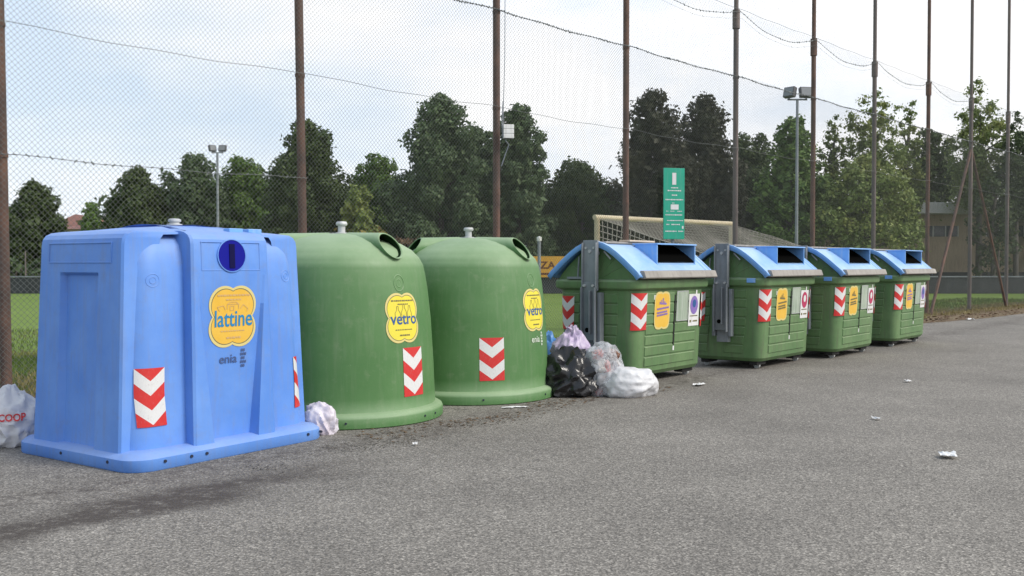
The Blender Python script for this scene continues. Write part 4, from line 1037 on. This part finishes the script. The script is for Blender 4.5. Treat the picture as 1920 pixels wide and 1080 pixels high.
# ------------------------------------------------------------ far edge of the pitch
ZF = 49.0
t = thing('pitch_barrier', 'low dark barrier along the far side of the pitch', 'barrier')
MB().box(-45, 75, ZF, ZF + .08, 0, .78).build('board', M['board'], t)
MB().box(-45, 75, ZF - .04, ZF + .1, .80, .86).build('rail', M['zinc'], t)
for k in range(-9, 15):
    MB().tube([(k * 4.8, ZF + .12, 0), (k * 4.8, ZF + .12, 2.1)], .035, 6).build('barrier_post', M['rustgrey'], t)
t = thing('banner', 'yellow advertising banner with dark lettering beyond the second green bell', 'banner', (1.55, ZF - .12, 0))
MB().box(-1.7, 1.35, -.02, .02, .80, 1.83).build('cloth', M['banner'], t)
tx = MB(); text_on(tx, lambda u, v, o: (u, -.022 - o, v), 'ENZA', -.13, 1.40, 1.45, .36, .004, .03)
strip(tx, lambda u, v, o: (u, -.022 - o, v), [(-1.5, .97), (.6, .97)], .10, .004); tx.build('lettering', M['brownink'], t, recalc=False)
p = at(1011, 30); t = thing('short_post', 'thin grey post with a white knob, seen right of the second green bell', 'post', p)
MB().tube([(0, 0, 0), (0, 0, 2.15)], .05, 8).build('shaft', M['zinc'], t); MB().lathe([(.07, 2.12), (.08, 2.17), (.07, 2.24), (.001, 2.27)], 12).build('knob', M['white'], t, smooth=40)

# ------------------------------------------------------------ buildings
t = thing('clubhouse', 'long low beige building with pale flat roof edge behind the trees at the right', 'building', (0, 0, 0))
Zb = 56.0; x0, x1 = (1535 - 960) / FPX * Zb, 46.0; hb = H + (497 - 402) / FPX * Zb
MB().box(x0, x1, Zb, Zb + 9, 0, hb).build('wall', M['wallbeige'], t)
MB().box(x0 - .6, x1 + .6, Zb - .9, Zb + 9.5, hb + .003, hb + .62).build('roof', M['fascia'], t, bevel=.02)
k = 0; x = x0 + 1.2
while x < x1 - 3:
    MB().box(x - .16, x + .16, Zb - .14, Zb - .002, 0, hb - .01).build('pilaster', M['wallbeige'], t)
    if k % 2 == 0 or True:
        w = MB(); w.box(x + .8, x + 2.9, Zb - .03, Zb + .02, hb - 1.25, hb - .65); wo_ = w.build('window', M['glass'], t)
        f = MB(); [f.box(a - .03, a + .03, Zb - .05, Zb - .032, hb - 1.25, hb - .65) for a in (x + .8, x + 1.5, x + 2.2, x + 2.9)]; f.build('window_frame', M['fascia'], wo_)
    x += 3.7; k += 1
MB().box(x0, x1, Zb - .04, Zb - .003, 0, 1.0).build('plinth', M['board'], t)
t = thing('distant_house', 'distant house with reddish tiled roof between trees at the far left', 'house', at(165, 88))
hr = H + (497 - 407) / FPX * 88
MB().box(-3.0, 3.0, -.5, 7, 0, hr - 1.1).build('wall', M['wallbeige'], t)
MB().add([(-3.5, -1, hr - 1.1), (3.6, -1, hr - 1.1), (3.6, 7.5, hr - 1.1), (-3.5, 7.5, hr - 1.1), (-2.4, 3, hr + .4), (2.2, 3, hr - .2)], [(0, 1, 5, 4), (1, 2, 5), (2, 3, 4, 5), (3, 0, 4), (0, 3, 2, 1)]).build('roof', M['tile'], t)

# ------------------------------------------------------------ trees
def leaves(C, Rr, n, lsz, rs, squash=.85, shell=.55):
    """leaf faces in the volume of clumps; C centres (k,3), Rr radii (k,), n total"""
    w = Rr ** 2.2; cnt = np.maximum(6, (n * w / w.sum())).astype(int); idx = np.repeat(np.arange(len(C)), cnt); n = len(idx)
    d = rs.randn(n, 3); d /= np.linalg.norm(d, axis=1)[:, None]; rad = shell + (1 - shell) * rs.rand(n) ** .7; rad *= 1 + .22 * rs.randn(n) * (rs.rand(n) > .6)
    if shell < .3 and squash == .85: rad = np.abs(rs.randn(n)) * .62
    p = C[idx] + d * (rad * Rr[idx])[:, None] * np.array([1, 1, squash])
    nrm = d * .6 + rs.randn(n, 3) * .6 + np.array([0, 0, .35]); nrm /= np.linalg.norm(nrm, axis=1)[:, None]
    a = np.cross(nrm, rs.randn(n, 3)); a /= np.linalg.norm(a, axis=1)[:, None]; b = np.cross(nrm, a)
    s = (lsz * (.5 + rs.rand(n) * .9))[:, None]; a = a * s; b = b * s * .62
    V = np.stack([p - a, p - b * .9 + a * .1, p + a, p + b], 1).reshape(-1, 3); return V
def tree(name, label, cat, px, Z, hw, topy, kind, m, n=7000, seed=1, base=.12, lsz=.13, group='trees beyond the playing field', squash_y=.9, clumps=46, core=True):
    rs = np.random.RandomState(seed); rn = random.Random(seed)
    Ht = H + (497 - topy) / FPX * Z; Wd = hw / FPX * Z * 1.08; zb = Ht * base
    t = thing(name, label, cat, at(px, Z), 0, group)
    C = []; Q = []
    if kind in ('round', 'cone', 'broad'):
        for k in range(clumps):
            q = (k + .5) / clumps; zz = q ** .85
            if kind == 'cone': rad = min(1.0, 1.28 * (1 - zz) ** .46) * (.9 + .1 * min(1, zz * 4))
            elif kind == 'broad': rad = math.sqrt(max(0, 1 - (max(0, zz - .35) / .66) ** 2)) * (.85 + .15 * min(1, zz / .2))
            else: rad = math.sqrt(max(0, 1 - ((zz - .42) / .60) ** 2)) if zz > .42 else (.75 + .25 * zz / .42)
            cr = Wd * rs.uniform(.20, .34) * (.55 + .45 * rad); a = k * 2.399963 + rs.rand() * .9
            rr_ = max(0, Wd * rad - cr * .45) * (rs.rand() ** .3) * rs.uniform(.88, 1.12)
            C.append((rr_ * math.cos(a), rr_ * math.sin(a) * squash_y, zb + cr * .6 + (Ht - zb - cr * 1.3) * zz)); Q.append(cr)
        for k in range(3 if kind != 'cone' else 1):   # leaders that break the outline at the top
            C.append((Wd * rs.uniform(-.25, .25), Wd * rs.uniform(-.2, .2), Ht - Wd * .13 - k * .25)); Q.append(Wd * .14)
        for k in range(16):
            a = rs.rand() * 6.28; zz = rs.uniform(.05, .8); rad = Wd * (1.0 if zz < .5 else 1.25 - zz * .8) * (.9 if kind != 'cone' else (1 - zz) ** .6); C.append((rad * math.cos(a), rad * math.sin(a), zb + (Ht - zb) * zz)); Q.append(Wd * rs.uniform(.12, .2))
    elif kind == 'spires':
        ns = clumps // 5
        for k in range(ns):
            a = k * 2.4; r0 = Wd * .72 * math.sqrt((k + .2) / ns); sx_, sy_ = r0 * math.cos(a), r0 * math.sin(a)
            th = Ht * (1 - .42 * (r0 / Wd) * rs.uniform(.6, 1.3)); m_ = 9
            for j in range(m_):
                q = j / (m_ - 1); C.append((sx_ * (.45 + .55 * math.sin(q * 2.4)) + rs.randn() * Wd * .08, sy_ * (.45 + .55 * math.sin(q * 2.4)) + rs.randn() * Wd * .08, zb + (th - zb) * q - (.3 if j == m_ - 1 else 0))); Q.append(Wd * rs.uniform(.20, .36) * (1.05 - .45 * q))
    C = np.array(C); Q = np.array(Q)
    V = leaves(C, Q, n, lsz, rs, shell=.45 if kind != 'spires' else .25)
    F = np.arange(len(V)).reshape(-1, 4)
    fastmesh('crown', V, F, m, t)
    tr = MB(); tr.tube([(0, 0, -.1), (rs.randn() * .05, 0, zb + .3), (rs.randn() * .1, rs.randn() * .1, Ht * .5), (0, 0, Ht * .82)], [.045 * Wd + .09, .035 * Wd + .08, .02 * Wd + .05, .02], 8)
    for k in rs.choice(len(C), min(len(C), 22), replace=False):
        c = Vector(C[k]); z0 = max(zb * .8, min(c.z - .3 * c.xy.length - .3, Ht * .7)); tr.tube([(0, 0, z0), (c.x * .5, c.y * .5, (z0 + c.z) / 2 + .05), tuple(c)], [.05 + .012 * Wd, .035, .012], 5)
    tr.build('trunk', M['bark'], t, smooth=60)
    if core and kind != 'spires':
        # dense inner foliage mass, ragged
        V2 = leaves(C * np.array([.7, .7, .88]) + np.array([0, 0, .2]), Q * .8, int(n * .45), lsz * 2.0, rs, shell=.1)
        fastmesh('inner_foliage', V2, np.arange(len(V2)).reshape(-1, 4), m, t)
    return t
T = [  # px, Z, half-width px, top y, kind, mat, n, label, category
 (66, 56, 60, 338, 'cone', 'leaf_dark', 8000, 'dark_tree', 'compact dark tree at the far left edge, behind the leftmost fence post'),
 (172, 80, 30, 378, 'round', 'leaf_mid', 3000, 'small_tree', 'small pale green tree peeping above the reddish roof'),
 (262, 55, 74, 312, 'cone', 'leaf_dark', 8000, 'dark_tree', 'dark pointed tree right of the reddish roof, behind the blue bin'),
 (368, 56, 72, 286, 'round', 'leaf_teal', 7000, 'grey_green_tree', 'grey-green tree around the smaller floodlight pole'),
 (458, 58, 66, 292, 'round', 'leaf_mid', 7000, 'leafy_tree', 'light green tree right of the smaller floodlight pole'),
 (580, 52, 94, 224, 'cone', 'leaf_dark', 12000, 'dark_tree', 'broad dark tree right behind the second fence post'),
 (672, 50, 34, 345, 'round', 'leaf_olive', 3500, 'olive_tree', 'low olive and yellow tree between the two largest dark trees'),
 (706, 58, 60, 286, 'round', 'leaf_mid', 6000, 'leafy_tree', 'mid-sized green tree just left of the tallest blue-green tree'),
 (828, 52, 98, 176, 'cone', 'leaf_teal', 14000, 'tall_tree', 'tallest blue-green tree, left of the post with the junction box'),
 (898, 56, 56, 238, 'round', 'leaf_teal', 6000, 'grey_green_tree', 'narrow green tree tucked between the tallest tree and the junction box post'),
 (972, 53, 72, 194, 'cone', 'leaf_teal', 10000, 'tall_tree', 'tall blue-green tree right of the junction box'),
 (1085, 57, 82, 298, 'broad', 'leaf_dark', 9000, 'round_tree', 'low rounded dark tree over the left end of the football goal'),
 (1222, 54, 84, 168, 'cone', 'leaf_plum', 9500, 'blackish_tree', 'ragged blackish tree directly above the green sign, the left one of two'),
 (1318, 56, 82, 176, 'cone', 'leaf_plum', 9500, 'blackish_tree', 'ragged blackish tree between the green sign and the next fence post'),
 (1405, 60, 74, 248, 'round', 'leaf_dark', 7000, 'dark_tree', 'dark green tree left of the tall floodlight pole'),
 (1485, 52, 68, 218, 'cone', 'leaf_mid', 7000, 'leafy_tree', 'green tree standing behind the tall floodlight pole'),
 (1562, 54, 38, 196, 'spires', 'leaf_olive', 5600, 'poplar', 'thin sparse poplar right of the tall floodlight pole'),
 (1636, 53, 70, 146, 'spires', 'leaf_olive', 11647, 'poplar', 'tall olive poplar above the third container with gaps of sky'),
 (1700, 55, 40, 172, 'spires', 'leaf_olive', 5823, 'poplar', 'slim poplar between the two tallest olive ones'),
 (1625, 50, 92, 290, 'broad', 'leaf_olive', 5200, 'bushy_tree', 'bushy olive tree low in front of the beige building'),
 (1748, 60, 64, 240, 'round', 'leaf_dark', 5500, 'dark_tree', 'dark rounded tree behind the slim poplars'),
 (1835, 54, 66, 134, 'spires', 'leaf_olive', 11647, 'poplar', 'tall yellowish poplar behind the braced fence post'),
 (1905, 52, 48, 190, 'spires', 'leaf_dark', 9408, 'poplar', 'dark leafy poplar at the right edge'),
 (1862, 51, 44, 330, 'round', 'leaf_dark', 1200, 'young_tree', 'young dark tree before the beige building, under the yellowish poplar'),
 (-60, 56, 70, 330, 'round', 'leaf_dark', 4000, 'dark_tree', 'dark tree outside the left edge'),
 (1985, 54, 60, 180, 'cone', 'leaf_dark', 5000, 'dark_tree', 'dark tree past the right edge'),
]
for i, (px, Z, hw, ty, kind, m, n, nm, lab) in enumerate(T):
    cat = 'tree'
    tree(nm, lab, cat, px, Z, hw, ty, kind, M[m], int(n * 2.2), seed=20 + i, base=.10 if kind != 'spires' else (.42 if px > 1800 else .32), clumps={'cone': 60, 'round': 44, 'broad': 60, 'spires': 63}[kind],
         lsz=.105 if kind != 'spires' else .085, core=(nm not in ('bushy_tree', 'young_tree')))
# hedges and undergrowth below the crowns
def hedge(label, pxa, pxb, Z, topy, m, seed, name='hedge', lsz=.14):
    rs = np.random.RandomState(seed); xa, xb = (pxa - 960) / FPX * Z, (pxb - 960) / FPX * Z; Ht = H + (497 - topy) / FPX * Z
    n = max(6, int((xb - xa) * 2.2)); C = []; Q = []
    for k in range(n):
        for lv in range(3):
            x = xa + (xb - xa) * (k + rs.rand()) / n; q = Ht * rs.uniform(.17, .26); C.append((x, rs.uniform(-.8, .8), min(Ht - q, Ht * (.15 + .33 * lv + .1 * rs.rand())))); Q.append(q)
    C = np.array(C) - np.array([(xa + xb) / 2, 0, 0]); Q = np.array(Q)
    t = thing(name, label, 'hedge', ((xa + xb) / 2, Z, 0), 0, 'hedges beyond the pitch')
    V = leaves(C, Q, int((xb - xa) * 900), lsz, rs, shell=.5); fastmesh('foliage', V, np.arange(len(V)).reshape(-1, 4), m, t)
    V = leaves(C, Q * .8, int((xb - xa) * 300), lsz * 2.2, rs, shell=.1); fastmesh('inner_foliage', V, np.arange(len(V)).reshape(-1, 4), m, t)
    st = MB()
    for k in range(n): st.tube([(C[k * 3][0], C[k * 3][1], 0), (C[k * 3][0], C[k * 3][1], Ht * .7)], .05, 5)
    st.build('stems', M['bark'], t)
hedge('trimmed dark hedge at the left end of the pitch, left of the blue bin', -140, 135, 50.5, 484, M['leaf_teal'], 3)
hedge('dark undergrowth behind the blue bin and the small floodlight', 205, 560, 60, 352, M['leaf_dark'], 4)
hedge('dark undergrowth behind the two green bells', 540, 1000, 60, 335, M['leaf_dark'], 5)
hedge('dark undergrowth behind the goal and the green sign', 980, 1340, 62, 325, M['leaf_plum'], 6)
hedge('green undergrowth behind the tall floodlight pole', 1330, 1560, 60, 320, M['leaf_dark'], 7)
hedge('yellowing shrub low between the bells', 640, 705, 49.8, 425, M['leaf_yellow'], 8, name='shrub')
hedge('brownish shrub just above the gap between the two bells', 735, 775, 49.6, 440, M['debris'], 9, name='shrub')
hedge('tall dark backdrop of bushes past the right end of the building', 1915, 2080, 62, 330, M['leaf_dark'], 10)
